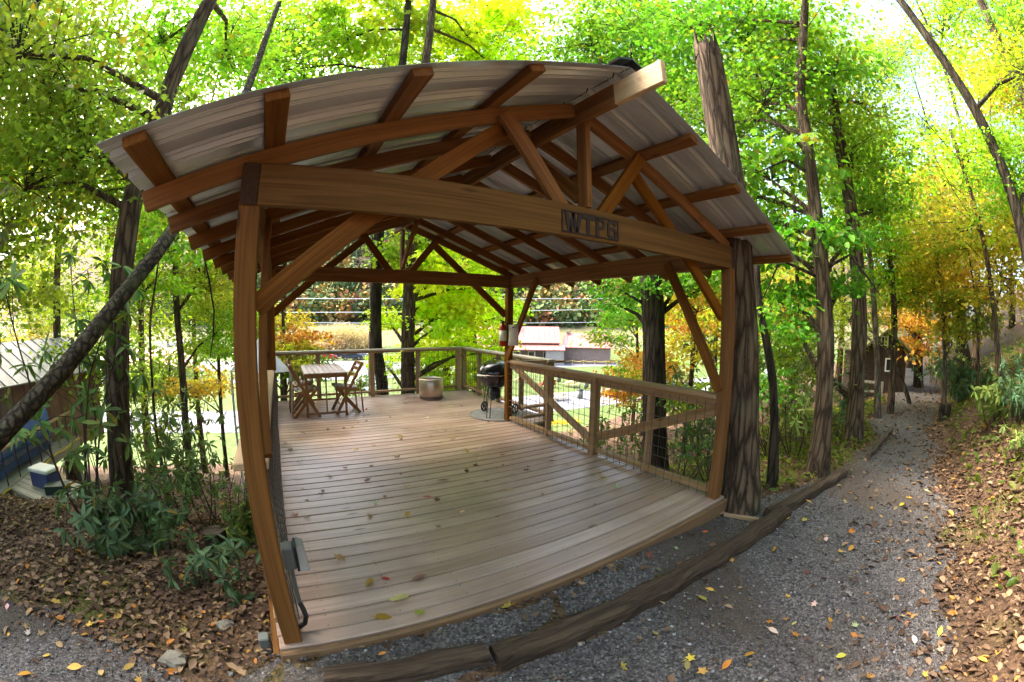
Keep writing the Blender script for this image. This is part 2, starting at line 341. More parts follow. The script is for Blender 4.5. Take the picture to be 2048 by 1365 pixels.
# ------------------------------------------------------------------ terrain
PX = [-30, -12, -3.0, -2.2, -0.97, -0.6, 0, 3.6, 5.0, 7.6, 9.0, 12, 16, 25, 40]
PL = [1.5, 1.2, 0.85, 0.66, 0.24, -0.05, -0.08, -0.08, -0.58, -0.84, -0.42, -0.45, -0.2, 0.5, 2.5]
QX = [-30, -12, 0, 2.3, 5, 9, 12, 16, 25, 40]
QR = [-4.0, -4.0, -3.6, -2.35, -2.10, -1.62, -1.75, -1.45, -0.5, 1.5]
VAL = -7.0
def hgt(x, y):
    x = np.asarray(x, dtype=float); y = np.asarray(y, dtype=float)
    yl = np.interp(x, PX, PL); yr = np.interp(x, QX, QR)
    d = np.maximum(y-yl-0.10-0.3*S(-3, 0, -np.abs(x-1.8)), 0); e = np.maximum(yr-y, 0)
    z = -0.15-np.where(d < 1.2, 0.30*d*d/2.4, 0.30*(d-0.6))-0.10*S(0.05, 0.7, d)*S(3.5, 3.9, x)
    z = z+0.55*e*S(-0.2, 0.8, e)*np.where(x < 2, 0.4, 1.0)
    z = z+0.095*S(3.5, 2.2, x)*S(-0.5, 0.0, x)*S(-0.42, -0.13, y)*S(0.2, 0.0, y)
    fore = S(0.05, 0.6, d)+S(0.05, 0.5, e)
    bump_ = 0.05*np.sin(1.7*x+0.6*y)*np.cos(1.3*y-0.4*x)+0.03*np.sin(4.1*x+1.0)*np.sin(3.7*y)+0.012*np.sin(9.3*x+2)*np.cos(8.1*y)
    z = z+fore*bump_
    # ease into the valley floor
    t = np.maximum(VAL-z+1.2, 0); z = np.where(t > 0, np.maximum(z, VAL)+0*t, z)
    s = 0.9*y+0.43*x
    hill = np.maximum(s-112, 0)*0.135+np.maximum(s-160, 0)*0.34
    return z+np.where(y > 30, hill, 0)+np.where(y > 60, 0.9*np.sin(0.05*x)*S(110, 150, s), 0)
def H(x, y): return float(hgt(x, y))
def axis(lo, hi, step, far0, far1, g=1.13):
    a = list(np.arange(lo, hi+1e-6, step)); st = step
    while a[-1] < far1: st *= g; a.append(a[-1]+st)
    st = step; b = []
    x = lo
    while x > far0: st *= g; x -= st; b.append(x)
    return np.array(b[::-1]+a)
gx = axis(-7, 13, 0.22, -420, 520); gy = axis(-6, 9, 0.22, -60, 620)
XX, YY = np.meshgrid(gx, gy, indexing='xy'); ZZ = hgt(XX, YY)
nx, ny = len(gx), len(gy)
I0 = (np.arange(ny-1)[:, None]*nx+np.arange(nx-1)[None, :]).ravel()
GF = np.stack([I0, I0+1, I0+nx+1, I0+nx], 1)
me = np_mesh('ground', np.stack([XX.ravel(), YY.ravel(), ZZ.ravel()], 1), GF, M['soil'], smooth=True)
me.materials.append(M['lawn']); me.materials.append(M['field'])
fy = (YY[:-1, :-1]).ravel()+0.1; fx = XX[:-1, :-1].ravel(); ss = 0.9*fy+0.43*fx
fz = ZZ[:-1, :-1].ravel()
mi = np.where((fz < VAL+0.9) & (fy > 10), 1, 0); mi = np.where((ss > 110) & (ss < 161), 2, np.where(ss >= 161, 0, mi))
me.polygons.foreach_set('material_index', mi.astype(np.int32))
ground = tag(link(bpy.data.objects.new('ground', me)), kind='structure')
# gravel path
px_ = np.concatenate([np.arange(-14, 14, 0.2), np.arange(14, 40, 0.8)]); nc = 15; PV = []; PF = []
for i, x in enumerate(px_):
    a = np.interp(x, PX, PL)+0.06*math.sin(3.1*x)+0.05*math.sin(7.7*x+1)+0.04; b = np.interp(x, QX, QR)+0.12*math.sin(2.3*x)+0.06*math.sin(5.9*x)
    for j in range(nc):
        y = b+(a-b)*j/(nc-1); PV.append((x, y, H(x, y)+0.006+0.006*math.sin(3*x+y)))
for i in range(len(px_)-1):
    for j in range(nc-1):
        k = i*nc+j; PF.append((k, k+nc, k+nc+1, k+1))
tag(link(bpy.data.objects.new('path', pmesh('path', PV, PF, M['gravel'], True))), kind='structure')
# valley road and parking lot: sheets on the flat floor
def strip(name, c0, c1, w, mat, lift, n=40, bow=0.0):
    V = []; F = []
    for i in range(n+1):
        t = i/n; p = Vector(c0).lerp(Vector(c1), t); q = (Vector(c1)-Vector(c0)).normalized(); nrm = Vector((-q.y, q.x, 0))
        off = bow*math.sin(math.pi*t)
        for s in (-w/2, w/2):
            v = p+nrm*(s+off); V.append((v.x, v.y, H(v.x, v.y)+lift))
    for i in range(n): F.append((2*i, 2*i+2, 2*i+3, 2*i+1))
    return tag(link(bpy.data.objects.new(name, pmesh(name, V, F, mat, True))), kind='structure')
strip('road', (-60, 43, 0), (90, 27, 0), 8.0, M['road'], 0.03, bow=-1.5)
strip('parking_lot', (-60, 96, 0), (62, 60, 0), 16.0, M['road'], 0.03)
strip('lane', (-50, 62, 0), (20, 58, 0), 3.0, M['road'], 0.03)

# ------------------------------------------------------------------ deck
W, L, H1, HB, HR, PW = 3.555, 3.652, 2.057, 0.184, 0.9626, 0.094
deck = empty('timber_deck', (0, 0, 0), 0, 'weathered tan timber deck with mesh railing, under and behind the shelter', 'deck')
y0, bw = 0.0793, 0.1435
def board_mesh(l, w):
    V, F = bevel_box(l, w, 0.032, 0.005); return pmesh('deck_board', V, F, M['deck'])
XR = 4.17; ext0 = 23
mesh_s, mesh_l = board_mesh(3.64, bw-0.0105), board_mesh(XR+0.03, bw-0.0105)
beam('deck_board', (-0.03, 0.0265, -0.016), (3.61, 0.0265, -0.016), 0.099, 0.032, M['deck'], deck, 0.006)
for k in range(0, 46):
    yc = y0+(k+0.5)*bw; jz = random.uniform(-0.0025, 0.0005); jx = random.uniform(-0.006, 0.006)
    long = k >= ext0; xe = XR if long else 3.61
    beam('deck_board', (-0.03+jx, yc, -0.016+jz), (xe+jx, yc, -0.016+jz), 0, 0, None, deck, mesh=mesh_l if long else mesh_s)
YD = y0+46*bw
beam('fascia', (-0.035, -0.047, -0.105), (3.612, -0.047, -0.105), 0.038, 0.19, M['fascia'], deck, 0.008)
beam('fascia', (-0.052, -0.02, -0.13), (-0.052, YD, -0.13), 0.036, 0.19, M['post'], deck)
beam('fascia', (3.632, -0.06, -0.13), (3.632, 3.38, -0.13), 0.036, 0.19, M['post'], deck)
for y in np.arange(0.4, YD, 0.61):
    beam('joist', (0.0, y, -0.13), (3.6 if y < 3.4 else XR-0.03, y, -0.13), 0.038, 0.185, M['beam'], deck)
for x in (0.1, 1.8, 3.5):
    for y in (2.0, 4.2, 6.4):
        beam('support_post', (x, y, H(x, y)-0.2), (x, y, -0.225), 0.14, 0.14, M['post'], deck)
mb = MB()
for k in range(46):
    yc = y0+(k+0.5)*bw
    for xj in np.arange(0.25, 3.6, 0.41):
        for q in (-0.045, 0.045):
            mb.add([(xj+0.0045*math.cos(a)+0.006*math.sin(k*3.1), yc+q+0.0045*math.sin(a), 0.0012) for a in np.arange(0, 6.2, 1.05)], [(0, 1, 2, 3, 4, 5)])
tag(mb.build('deck_screws', M['black_metal'], deck), kind='stuff')
# railing
def rail_post(x, y, z1, wx=0.04, wy=0.089, z0=0.0, mat='rail', name='rail_post'):
    return beam(name, (x, y, z0), (x, y, z1), wy, wx, M[mat], deck)
CAPZ = HR-0.019
def cap(p, q, w=0.14, mat='cap'):
    return beam('rail_cap', (*p, CAPZ), (*q, CAPZ), w, 0.038, M[mat], deck, 0.005)
def bottom(p, q, z=0.09): return beam('bottom_rail', (*p, z), (*q, z), 0.089, 0.038, M['rail'], deck)
def under(p, q): return beam('upper_rail', (*p, CAPZ-0.064), (*q, CAPZ-0.064), 0.038, 0.089, M['rail'], deck)
def mesh_panel(p, q, z0=0.02, z1=0.9, sp=0.102, r=0.003):
    p, q = Vector((*p, 0)), Vector((*q, 0)); d = (q-p); n = int(d.length/sp); mb = MB()
    jit = lambda: random.uniform(-0.006, 0.006)
    for i in range(n+1):
        a = p+d*(i/max(n, 1)); mb.tube([(a.x+jit()*.5, a.y+jit(), z0), (a.x, a.y, (z0+z1)/2), (a.x, a.y+jit(), z1)], r, 4, False)
    for j in range(int((z1-z0)/sp)+1):
        z = z0+0.03+j*sp
        if z < z1: mb.tube([(p.x, p.y, z+jit()), (p.x+d.x/2, p.y+d.y/2, z+jit()), (q.x, q.y, z+jit())], r, 4, False)
    o = mb.build('wire_mesh', M['wire'], deck); return o
# right side of the shelter
xr = 3.515
cap((xr, 0.10), (xr, 3.65), 0.13, 'rail'); bottom((xr, 0.10), (xr, 1.68), 0.07); bottom((xr, 1.78), (xr, 3.6), 0.07); under((xr, .1), (xr, 3.64))
rail_post(xr-0.01, 1.735, CAPZ-0.02, 0.089, 0.089); rail_post(xr+0.035, 2.70, CAPZ-0.02, 0.038, 0.089, -0.2); rail_post(xr+0.035, 0.93, CAPZ-0.02, 0.038, 0.089, -0.2)
beam('diagonal_brace', (xr, 3.55, 0.87), (xr, 1.79, 0.17), 0.038, 0.089, M['rail'], deck)
beam('diagonal_brace', (xr, 1.68, 0.23), (xr, 0.10, 0.83), 0.038, 0.1, M['rail'], deck)
mesh_panel((3.448, 0.1), (3.448, 3.6))
# rear extension, right side and near end
xe = 4.10
cap((xe, 3.36), (xe, YD+0.03)); bottom((xe, 3.5), (xe, YD-0.1)); beam('upper_rail', (xe, 3.5, CAPZ-0.04), (xe, YD-0.1, CAPZ-0.04), 0.05, 0.04, M['rail'], deck); mesh_panel((xe-0.05, 3.5), (xe-0.05, YD-0.1))
for y in (4.25, 5.05, 5.85): rail_post(xe, y, CAPZ-0.02, 0.04, 0.089)
rail_post(xe-0.02, 3.42, CAPZ-0.02, 0.089, 0.14)
beam('rail_cap', (3.57, 3.43, CAPZ+0.002), (4.0, 3.43, CAPZ+0.002), 0.12, 0.036, M['rail'], deck)
beam('rail_cap', (4.172, 3.43, CAPZ-0.02), (4.36, 3.43, CAPZ-0.02), 0.12, 0.036, M['rail'], deck)
bottom((3.6, 3.43), (4.0, 3.43), 0.25); bottom((3.6, 3.43), (4.0, 3.43), 0.10)
# far side
yf = YD-0.05
cap((-0.06, yf), (xe-0.072, yf)); bottom((0.05, yf), (xe-0.1, yf)); beam('upper_rail', (0.05, yf, CAPZ-0.04), (xe-0.1, yf, CAPZ-0.04), 0.05, 0.04, M['rail'], deck); mesh_panel((0.1, yf-0.05), (xe-0.1, yf-0.05))
rail_post(0.05, yf, CAPZ-0.02, 0.089, 0.089); rail_post(2.03, yf, CAPZ-0.02, 0.13, 0.09); rail_post(0.93, yf, CAPZ-0.02, 0.04, 0.089); rail_post(3.03, yf, CAPZ-0.02, 0.05, 0.089)
rail_post(xe-0.13, yf, CAPZ-0.02, 0.12, 0.09); rail_post(xe-0.0, yf-0.03, CAPZ-0.02, 0.09, 0.09)
# left side
xl = 0.02
cap((xl, 0.11), (xl, 3.63), 0.17, 'fresh'); under((xl, 0.1), (xl, 3.64)); bottom((xl, 0.1), (xl, 3.64)); mesh_panel((0.085, 0.12), (0.085, 3.62), z1=0.92)
mesh_panel((0.105, 0.17), (0.105, 3.58), z1=0.9)
for y in (1.25, 2.45): rail_post(xl, y, CAPZ-0.02, 0.04, 0.089)
cap((xl, 3.76), (xl, yf-0.08), 0.14); bottom((xl, 3.76), (xl, yf-0.06)); mesh_panel((0.085, 3.78), (0.085, yf-0.1)); rail_post(xl, 5.1, CAPZ-0.02, 0.04, 0.089)
beam('shelf_board', (-0.13, 3.5, 0.86), (-0.13, 4.1, 0.86), 0.16, 0.038, M['rail'], deck)

# ------------------------------------------------------------------ shelter
sh = empty('gable_shelter', (0, 0, 0), 0, 'open pine post and beam shelter with ribbed metal gable roof over the deck', 'shelter')
for x in (0, W-PW):
    for y in (0, L):
        beam('post', (x+PW/2, y+PW/2, 0.0), (x+PW/2, y+PW/2, H1), PW, PW, M['post'], sh, 0.004)
for x in (0.038, W-0.038):
    for s in (-1, 1):
        beam('side_header', (x+s*0.0192, -0.002, H1+HB/2), (x+s*0.0192, L+0.14, H1+HB/2), 0.038, HB, M['beam'], sh)
for x in (0.038, W-0.038): beam('end_grain', (x-0.037, -0.0045, H1+HB/2), (x+0.037, -0.0045, H1+HB/2), 0.004, HB-0.003, M['endgrain'], sh, 0.001)
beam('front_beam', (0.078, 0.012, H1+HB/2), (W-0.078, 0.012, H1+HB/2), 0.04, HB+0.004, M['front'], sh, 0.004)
beam('rear_beam', (0.078, L+0.02, H1+HB/2), (W-0.078, L+0.02, H1+HB/2), 0.04, HB, M['beam'], sh)
RXC, SL = 1.78, 0.37
zb = lambda x: 2.032+SL*((RXC-abs(x-RXC))+0.44)       # underside of the rafters
ang = math.atan(SL); RH = 0.089; rv = RH/math.cos(ang)
def rafter_mesh():
    p, q = Vector((-0.44, 0, zb(-0.44)+rv/2)), Vector((RXC-0.02, 0, zb(RXC-0.02)+rv/2)); V, F = bevel_box((q-p).length, 0.038, RH, 0.003)
    return pmesh('rafter', V, F, M['beam']), p, q
rm, rp, rq = rafter_mesh()
for y in (0.057, 0.54, 1.10, 1.66, 2.21, 2.75, 3.33, 3.715):
    for s in (0, 1):
        p, q = rp.copy(), rq.copy()
        if s: p.x, q.x = 2*RXC-p.x, 2*RXC-q.x
        p.y = q.y = y; beam('rafter', p, q, 0, 0, None, sh, mesh=rm)
beam('ridge_board', (RXC, -0.30, 2.86), (RXC, 4.0, 2.86), 0.038, 0.14, M['beam'], sh)
beam('ridge_board', (RXC, -0.655, 2.86), (RXC, -0.302, 2.86), 0.038, 0.14, M['fresh'], sh, 0.005)  # fresh-wood tip past the eave; its sunlit brightness is put into the paler colour
SN = Vector((-math.sin(ang), 0, math.cos(ang)))
def roofz(x, up): return zb(x)+rv+up/math.cos(ang)
for s in (-1, 1):
    for x in (-0.36, 0.12, 0.645, 1.18):
        X = x if s < 0 else 2*RXC-x
        V, F = bevel_box(4.42, 0.089, 0.038, 0.003); o = link(bpy.data.objects.new('purlin', pmesh('purlin', V, F, M['beam'])), sh)
        ax = Vector((0, 1, 0)); zz = Vector((-s*-1*math.sin(ang)*-1, 0, math.cos(ang))); zz = Vector((s*math.sin(ang), 0, math.cos(ang))); yy = zz.cross(ax)
        Mx = Matrix((ax, yy, zz)).transposed().to_4x4(); Mx.translation = (X, -0.40+2.21, roofz(x, 0.0195)); o.matrix_local = Mx
# ribbed sheets, each 0.92 m wide
def rib_profile(w):
    pts = [(0, 0)]; y = 0.0
    while y < w-0.12:
        c = y+0.115
        for q in (c-0.062, c-0.044): pts += [(q-0.006, 0), (q-0.002, 0.007), (q+0.002, 0.007), (q+0.006, 0)][:4]
        pts += [(c-0.028, 0), (c-0.012, 0.027), (c+0.012, 0.027), (c+0.028, 0)]
        for q in (c+0.046, c+0.064): pts += [(q-0.006, 0), (q-0.002, 0.007), (q+0.002, 0.007), (q+0.006, 0)]
        y += 0.23
    pts.append((w, 0)); pts = sorted(set(pts)); return pts
prof = rib_profile(0.92)
for s in (-1, 1):
    for i in range(5):
        ys = -0.43+i*0.905; V = []; F = []; n = len(prof)
        pr = prof if i < 4 else [p for p in prof if p[0] <= 0.83]
        n = len(pr)
        for x in (-0.49, 0.3, 1.1, RXC-0.005):
            X = x if s < 0 else 2*RXC-x
            for (yy, hh) in pr:
                V.append((X, ys+yy, roofz(x, 0.040+hh+0.0015*(i % 2))))
        for r_ in range(3):
            for j in range(n-1): F.append((r_*n+j, r_*n+j+1, (r_+1)*n+j+1, (r_+1)*n+j) if s > 0 else (r_*n+j, (r_+1)*n+j, (r_+1)*n+j+1, r_*n+j+1))
        o = link(bpy.data.objects.new('roof_sheet', pmesh('roof_sheet', V, F, M['galv'])), sh)
        sm = o.modifiers.new('thick', 'SOLIDIFY'); sm.thickness = 0.001; sm.offset = 0
mb = MB(); zr = roofz(RXC, 0.090)
mb.add([(RXC-0.11, -0.45, zr-0.11*SL), (RXC, -0.45, zr), (RXC+0.11, -0.45, zr-0.11*SL), (RXC-0.11, 4.08, zr-0.11*SL), (RXC, 4.08, zr), (RXC+0.11, 4.08, zr-0.11*SL)], [(0, 1, 4, 3), (1, 2, 5, 4)])
o = mb.build('ridge_cap', M['black_metal'], sh); sm = o.modifiers.new('t', 'SOLIDIFY'); sm.thickness = 0.012; sm.offset = -1
# trusses front and rear: king post, two struts, two long braces
def vx(x): return 2*RXC-x
for yk, yb in ((0.014, 0.055), (L+0.02, L+0.06)):
    beam('king_post', (RXC+0.02, yk, H1+HB+0.002), (RXC+0.02, yk, 2.79), 0.038, 0.089, M['beam'], sh)
    for s in (-1, 1):
        X = (lambda x: x) if s < 0 else vx
        beam('strut', (X(1.645), yk, 2.20), (X(1.245), yk, 2.70), 0.037, 0.089, M['beam'], sh)
        beam('knee_brace', (X(0.085), yb+0.04, 1.64), (X(1.29), yb+0.04, 2.645), 0.038, 0.094, M['beam'], sh)
for x in (0.11, W-0.11):
    beam('header_brace', (x, 0.07, 1.00), (x, 0.69, 2.14), 0.038, 0.089, M['beam'], sh)
    beam('header_brace', (x, L-0.02, 0.98), (x, 2.88, 2.14), 0.038, 0.089, M['beam'], sh)
beam('ridge_brace', (RXC+0.02, L-0.02, 2.28), (RXC+0.02, 3.05, 2.80), 0.038, 0.085, M['beam'], sh)
beam('ridge_brace', (RXC+0.02, 0.06, 2.32), (RXC+0.02, 0.62, 2.80), 0.038, 0.085, M['beam'], sh)

# ------------------------------------------------------------------ sign, electrics, things on the deck
sg = empty('sign', (1.828, -0.009, 2.138), 0, 'dark brown cut metal sign reading WTP6 fixed on the front beam', 'sign')
mb = MB(); w2, h2 = 0.222, 0.064
mb.bbox(-w2, w2, -0.006, 0, h2-0.009, h2, 0.001); mb.bbox(-w2, w2, -0.006, 0, -h2, -h2+0.009, 0.001)
mb.bbox(-w2, -w2+0.009, -0.006, 0, -h2+0.0091, h2-0.0091, 0.001); mb.bbox(w2-0.009, w2, -0.006, 0, -h2+0.0091, h2-0.0091, 0.001)
mb.build('frame', M['letter'], sg)
def stroke(mb, pts, w, closed=False):
    pts = [Vector((x, 0, z)) for x, z in pts]
    if closed: pts = pts+[pts[0]]
    for i, (a, b) in enumerate(zip(pts[:-1], pts[1:])):
        d = (b-a).normalized(); n = Vector((-d.z, 0, d.x)); y = 0.0002*(i % 3); e = d*w*0.22 if len(pts) > 4 else d*0
        P = [a-n*w/2-e, b-n*w/2+e, b+n*w/2+e, a+n*w/2-e]
        V = [(p.x, -0.0052-y, p.z) for p in P]+[(p.x, -0.0006, p.z) for p in P]
        mb.add(V, [(0, 1, 2, 3), (7, 6, 5, 4), (0, 4, 5, 1), (1, 5, 6, 2), (2, 6, 7, 3), (3, 7, 4, 0)])
def letter(f):
    mb = MB(); f(mb); return mb.build('letter', M['letter'], sg)
T_, B_ = h2-0.010, -h2+0.010
letter(lambda m_: (stroke(m_, [(-0.190, T_), (-0.166, B_)], 0.026), stroke(m_, [(-0.160, B_), (-0.140, T_)], 0.022), stroke(m_, [(-0.140, T_), (-0.118, B_)], 0.022), stroke(m_, [(-0.112, B_), (-0.090, T_)], 0.026)))
letter(lambda m_: (stroke(m_, [(-0.076, T_-0.010), (0.020, T_-0.010)], 0.021), stroke(m_, [(-0.028, T_-0.02), (-0.028, B_)], 0.026)))
letter(lambda m_: (stroke(m_, [(0.044, T_), (0.044, B_)], 0.026), stroke(m_, [(0.05, T_-0.010), (0.085, T_-0.010), (0.098, T_-0.022), (0.098, T_-0.044), (0.085, T_-0.057), (0.05, T_-0.057)], 0.020)))
letter(lambda m_: (stroke(m_, [(0.135, B_+0.022), (0.141, B_+0.010), (0.165, B_+0.008), (0.190, B_+0.010), (0.196, B_+0.025), (0.194, B_+0.045), (0.185, B_+0.058), (0.160, B_+0.060), (0.140, B_+0.052)], 0.019, True), stroke(m_, [(0.136, B_+0.03), (0.136, T_-0.024), (0.146, T_-0.011), (0.165, T_-0.008), (0.185, T_-0.011), (0.193, T_-0.026)], 0.020)))

eb = empty('outlet_box', (0.096, 0.10, 0.38), 0, 'grey outdoor outlet box with clear bubble cover on the left front post', 'outlet box')
MB().bbox(0, 0.062, 0.0, 0.085, 0.01, 0.135, 0.006).build('housing', M['grey_plastic'], eb)
MB().bbox(0.0625, 0.076, -0.008, 0.093, 0.0, 0.145, 0.004).build('gasket_plate', M['black_metal'], eb)
mb = MB(); mb.add([(0.077, -0.006, 0.002), (0.077, 0.091, 0.002), (0.077, 0.091, 0.15), (0.077, -0.006, 0.15), (0.125, 0.0, -0.004), (0.125, 0.085, -0.004), (0.113, 0.085, 0.135), (0.113, 0.0, 0.135)], [(4, 5, 6, 7), (0, 4, 7, 3), (1, 2, 6, 5), (3, 7, 6, 2), (0, 1, 5, 4)])
mb.build('clear_cover', M['clear'], eb)
MB().tube([(0.03, 0.04, 0.01), (0.03, 0.035, -0.15), (0.033, 0.03, -0.22)], 0.0125, 10).build('conduit', M['grey_plastic'], eb)
MB().tube([(0.033, 0.03, -0.215), (0.045, 0.012, -0.25), (0.05, -0.005, -0.285), (0.035, -0.01, -0.325), (0.0, -0.012, -0.345)], 0.014, 10).build('flexible_conduit', M['black_metal'], eb)
jb = empty('junction_box', (-0.115, 0.12, -0.13), 0, 'small grey junction box on the ground beside the left front post', 'junction box')
MB().bbox(-0.03, 0.03, -0.035, 0.035, 0, 0.11, 0.006).build('housing', M['grey_plastic'], jb)
MB().tube([(0.03, 0, 0.03), (0.055, 0, 0.045), (0.065, -0.01, 0.09)], 0.011, 8).build('conduit', M['black_metal'], jb)

# fire extinguisher and notice on the rear right post
ex = empty('fire_extinguisher', (3.405, 3.70, 1.17), 0, 'red fire extinguisher with white label hung on the rear right post', 'fire extinguisher')
MB().lathe([(0, 0), (0.048, 0.0), (0.055, 0.015), (0.055, 0.28), (0.045, 0.315), (0.022, 0.335), (0.02, 0.36), (0, 0.36)], 20).build('cylinder', M['red'], ex, True)
MB().lathe([(0.0553, 0.085), (0.0565, 0.086), (0.0565, 0.24), (0.0553, 0.241)], 20).build('label_band', M['white'], ex, True)
MB().bar((0, 0, 0.37), (-0.06, -0.02, 0.40), 0.02, 0.012, 0.002).bar((0, 0, 0.36), (-0.07, -0.02, 0.355), 0.018, 0.01, 0.002).bbox(-0.018, 0.018, -0.015, 0.015, 0.355, 0.385, 0.003).build('valve_handle', M['black_metal'], ex)
MB().tube([(0.01, -0.02, 0.37), (0.04, -0.05, 0.33), (0.045, -0.055, 0.2)], 0.008, 8).build('hose', M['black_metal'], ex)
nt_ = empty('notice', (3.40, 3.37, 1.20), R(-62), 'white laminated notice hanging on the diagonal brace beside the extinguisher', 'notice')
mb = MB(); V = []
for j in range(5):
    for i in range(3):
        V.append((-0.08+0.08*i, -0.03+0.012*math.sin(j*0.9)+0.01*i*(j/4), 0.30-0.30*j/4))
mb.add(V, [(j*3+i, j*3+i+1, j*3+i+4, j*3+i+3) for j in range(4) for i in range(2)]); o = mb.build('sheet', M['paper'], nt_, True); o.modifiers.new('t', 'SOLIDIFY').thickness = 0.002
MB().bbox(-0.012, 0.012, -0.037, -0.031, 0.255, 0.275, 0.001).build('clip', M['black_metal'], nt_)

# kettle grill
gr = empty('kettle_grill', (3.53, 4.16, 0.0), R(20), 'black kettle charcoal grill behind the rear right post', 'grill')
bowl = MB().lathe([(0.0, 0.44), (0.10, 0.452), (0.19, 0.50), (0.25, 0.575), (0.277, 0.66), (0.28, 0.69), (0.272, 0.69), (0.24, 0.58), (0.0, 0.47)], 36).build('bowl', M['black'], gr, True)
lid = MB().lathe([(0.286, 0.675), (0.29, 0.70), (0.282, 0.75), (0.255, 0.81), (0.20, 0.865), (0.12, 0.90), (0.0, 0.912)], 36).build('lid', M['black'], gr, True)
MB().tube([(-0.05, 0.0, 0.905), (-0.05, 0, 0.94), (0.05, 0, 0.94), (0.05, 0, 0.905)], 0.011, 8).build('lid_handle', M['black_metal'], lid)
MB().lathe([(0.281, 0.682), (0.293, 0.685), (0.293, 0.692), (0.281, 0.694)], 36).build('rim', M['steel'], gr, True)
MB().tube([(-0.27, -0.06, 0.66), (-0.36, -0.06, 0.69), (-0.37, 0.0, 0.695), (-0.36, 0.06, 0.69), (-0.27, 0.06, 0.66)], 0.012, 8).build('side_handle', M['white'], gr, True)
MB().lathe([(0.0, 0.28), (0.09, 0.28), (0.10, 0.44), (0, 0.44)], 20).build('ash_catcher', M['black_metal'], gr, True)
for a in (200, 320, 80):
    c, s = math.cos(R(a)), math.sin(R(a)); t = Vector((-s, c, 0))*0.028
    p0 = Vector((c*0.20, s*0.20, 0.52)); p1 = Vector((c*0.30, s*0.30, 0.012))
    MB().tube([p0+t, p1+t, p1+t*0.5+Vector((0, 0, -0.004)), p1-t*0.5+Vector((0, 0, -0.004)), p1-t, p0-t], 0.008, 8).build('leg', M['black_metal'], gr)
for a in (320, 80):
    c, s = math.cos(R(a)), math.sin(R(a)); wv = MB()
    cen = Vector((c*0.32+0.03, s*0.32, 0.085)); ax = Vector((0.0, 1.0, 0)).normalized()
    u_ = Vector((1, 0, 0)); v_ = Vector((0, 0, 1))
    ring = [cen+(u_*math.cos(i*math.pi/12)+v_*math.sin(i*math.pi/12))*0.075 for i in range(25)]
    w_ = MB().tube(ring, 0.014, 6, False).build('wheel', M['black_metal'], gr, True)
    hb_ = MB()
    for i in range(5): hb_.bar(cen, cen+(u_*math.cos(i*1.2566)+v_*math.sin(i*1.2566))*0.07, 0.012, 0.012)
    hb_.build('spokes', M['black_metal'], w_)
MB().tube([(-0.20, -0.12, 0.33), (-0.23, -0.16, 0.34)], 0.045, 12).build('ash_handle', M['black_metal'], gr)
gm = MB().lathe([(0.0, 0.008), (0.44, 0.008), (0.447, 0.010), (0.453, 0.017), (0.462, 0.018), (0.467, 0.010), (0.466, 0.002), (0, 0.002)], 48, (3.56, 4.12, 0)).build('grill_mat', plain('grey_grill_mat', (0.20, 0.19, 0.18), 0.75, 0, 0.3, 14), None, True)
tag(gm, 'round grey grill mat with dark rim under the kettle grill', 'mat')

# smokeless fire pit
fp = empty('fire_pit', (3.07, 5.93, 0), 0, 'round stainless steel smokeless fire pit standing on the deck near the far rail', 'fire pit')
MB().lathe([(0.236, 0.075), (0.243, 0.085), (0.243, 0.375), (0.236, 0.385)], 40).build('outer_wall', M['steel'], fp, True)
MB().lathe([(0.205, 0.01), (0.212, 0.0), (0.225, 0.006), (0.228, 0.07), (0.236, 0.076)], 40).build('base_ring', M['steel'], fp, True)
MB().lathe([(0.237, 0.384), (0.251, 0.392), (0.249, 0.405), (0.22, 0.415), (0.192, 0.409), (0.19, 0.385), (0.19, 0.06), (0, 0.06)], 40).build('flame_ring', M['steel'], fp, True)
mb = MB()
for row, z in ((0, 0.03), (1, 0.052)):
    for i in range(44):
        a = 2*math.pi*(i+0.5*row)/44; c, s = math.cos(a), math.sin(a); r_ = 0.2285
        mb.tube([(c*(r_-0.004), s*(r_-0.004), z), (c*(r_+0.002), s*(r_+0.002), z)], 0.0085, 6)
mb.build('vent_holes', M['black_metal'], fp)

# folding table and chairs
tb = empty('folding_table', (0.915, 5.68, 0), 0, 'slatted wooden folding table with weathered grey top by the left rail', 'table')
for i in range(8): MB().bbox(-0.36+i*0.0905, -0.36+i*0.0905+0.086, -0.66, 0.66, 0.705, 0.724, 0.003).build('slat', M['furn_top'], tb)
MB().bbox(-0.35, 0.35, -0.65, -0.628, 0.645, 0.704, 0.003).build('apron', M['furn'], tb); MB().bbox(-0.35, 0.35, 0.628, 0.65, 0.645, 0.704, 0.003).build('apron', M['furn'], tb)
for s in (-1, 1): MB().bbox(s*0.35-0.011, s*0.35+0.011, -0.627, 0.627, 0.645, 0.704, 0.003).build('apron', M['furn'], tb)
for sx in (-1, 1):
    for sy in (-1, 1): MB().bbox(sx*0.325-0.02, sx*0.325+0.02, sy*0.60-0.015, sy*0.60+0.015, 0, 0.70, 0.003).build('leg', M['furn'], tb)
for sy in (-1, 1): MB().bbox(-0.304, 0.304, sy*0.60-0.012, sy*0.60+0.012, 0.045, 0.08, 0.003).build('stretcher', M['furn'], tb)
MB().bbox(-0.012, 0.012, -0.615, -0.59, 0.081, 0.70, 0.002).build('centre_post', M['furn'], tb)
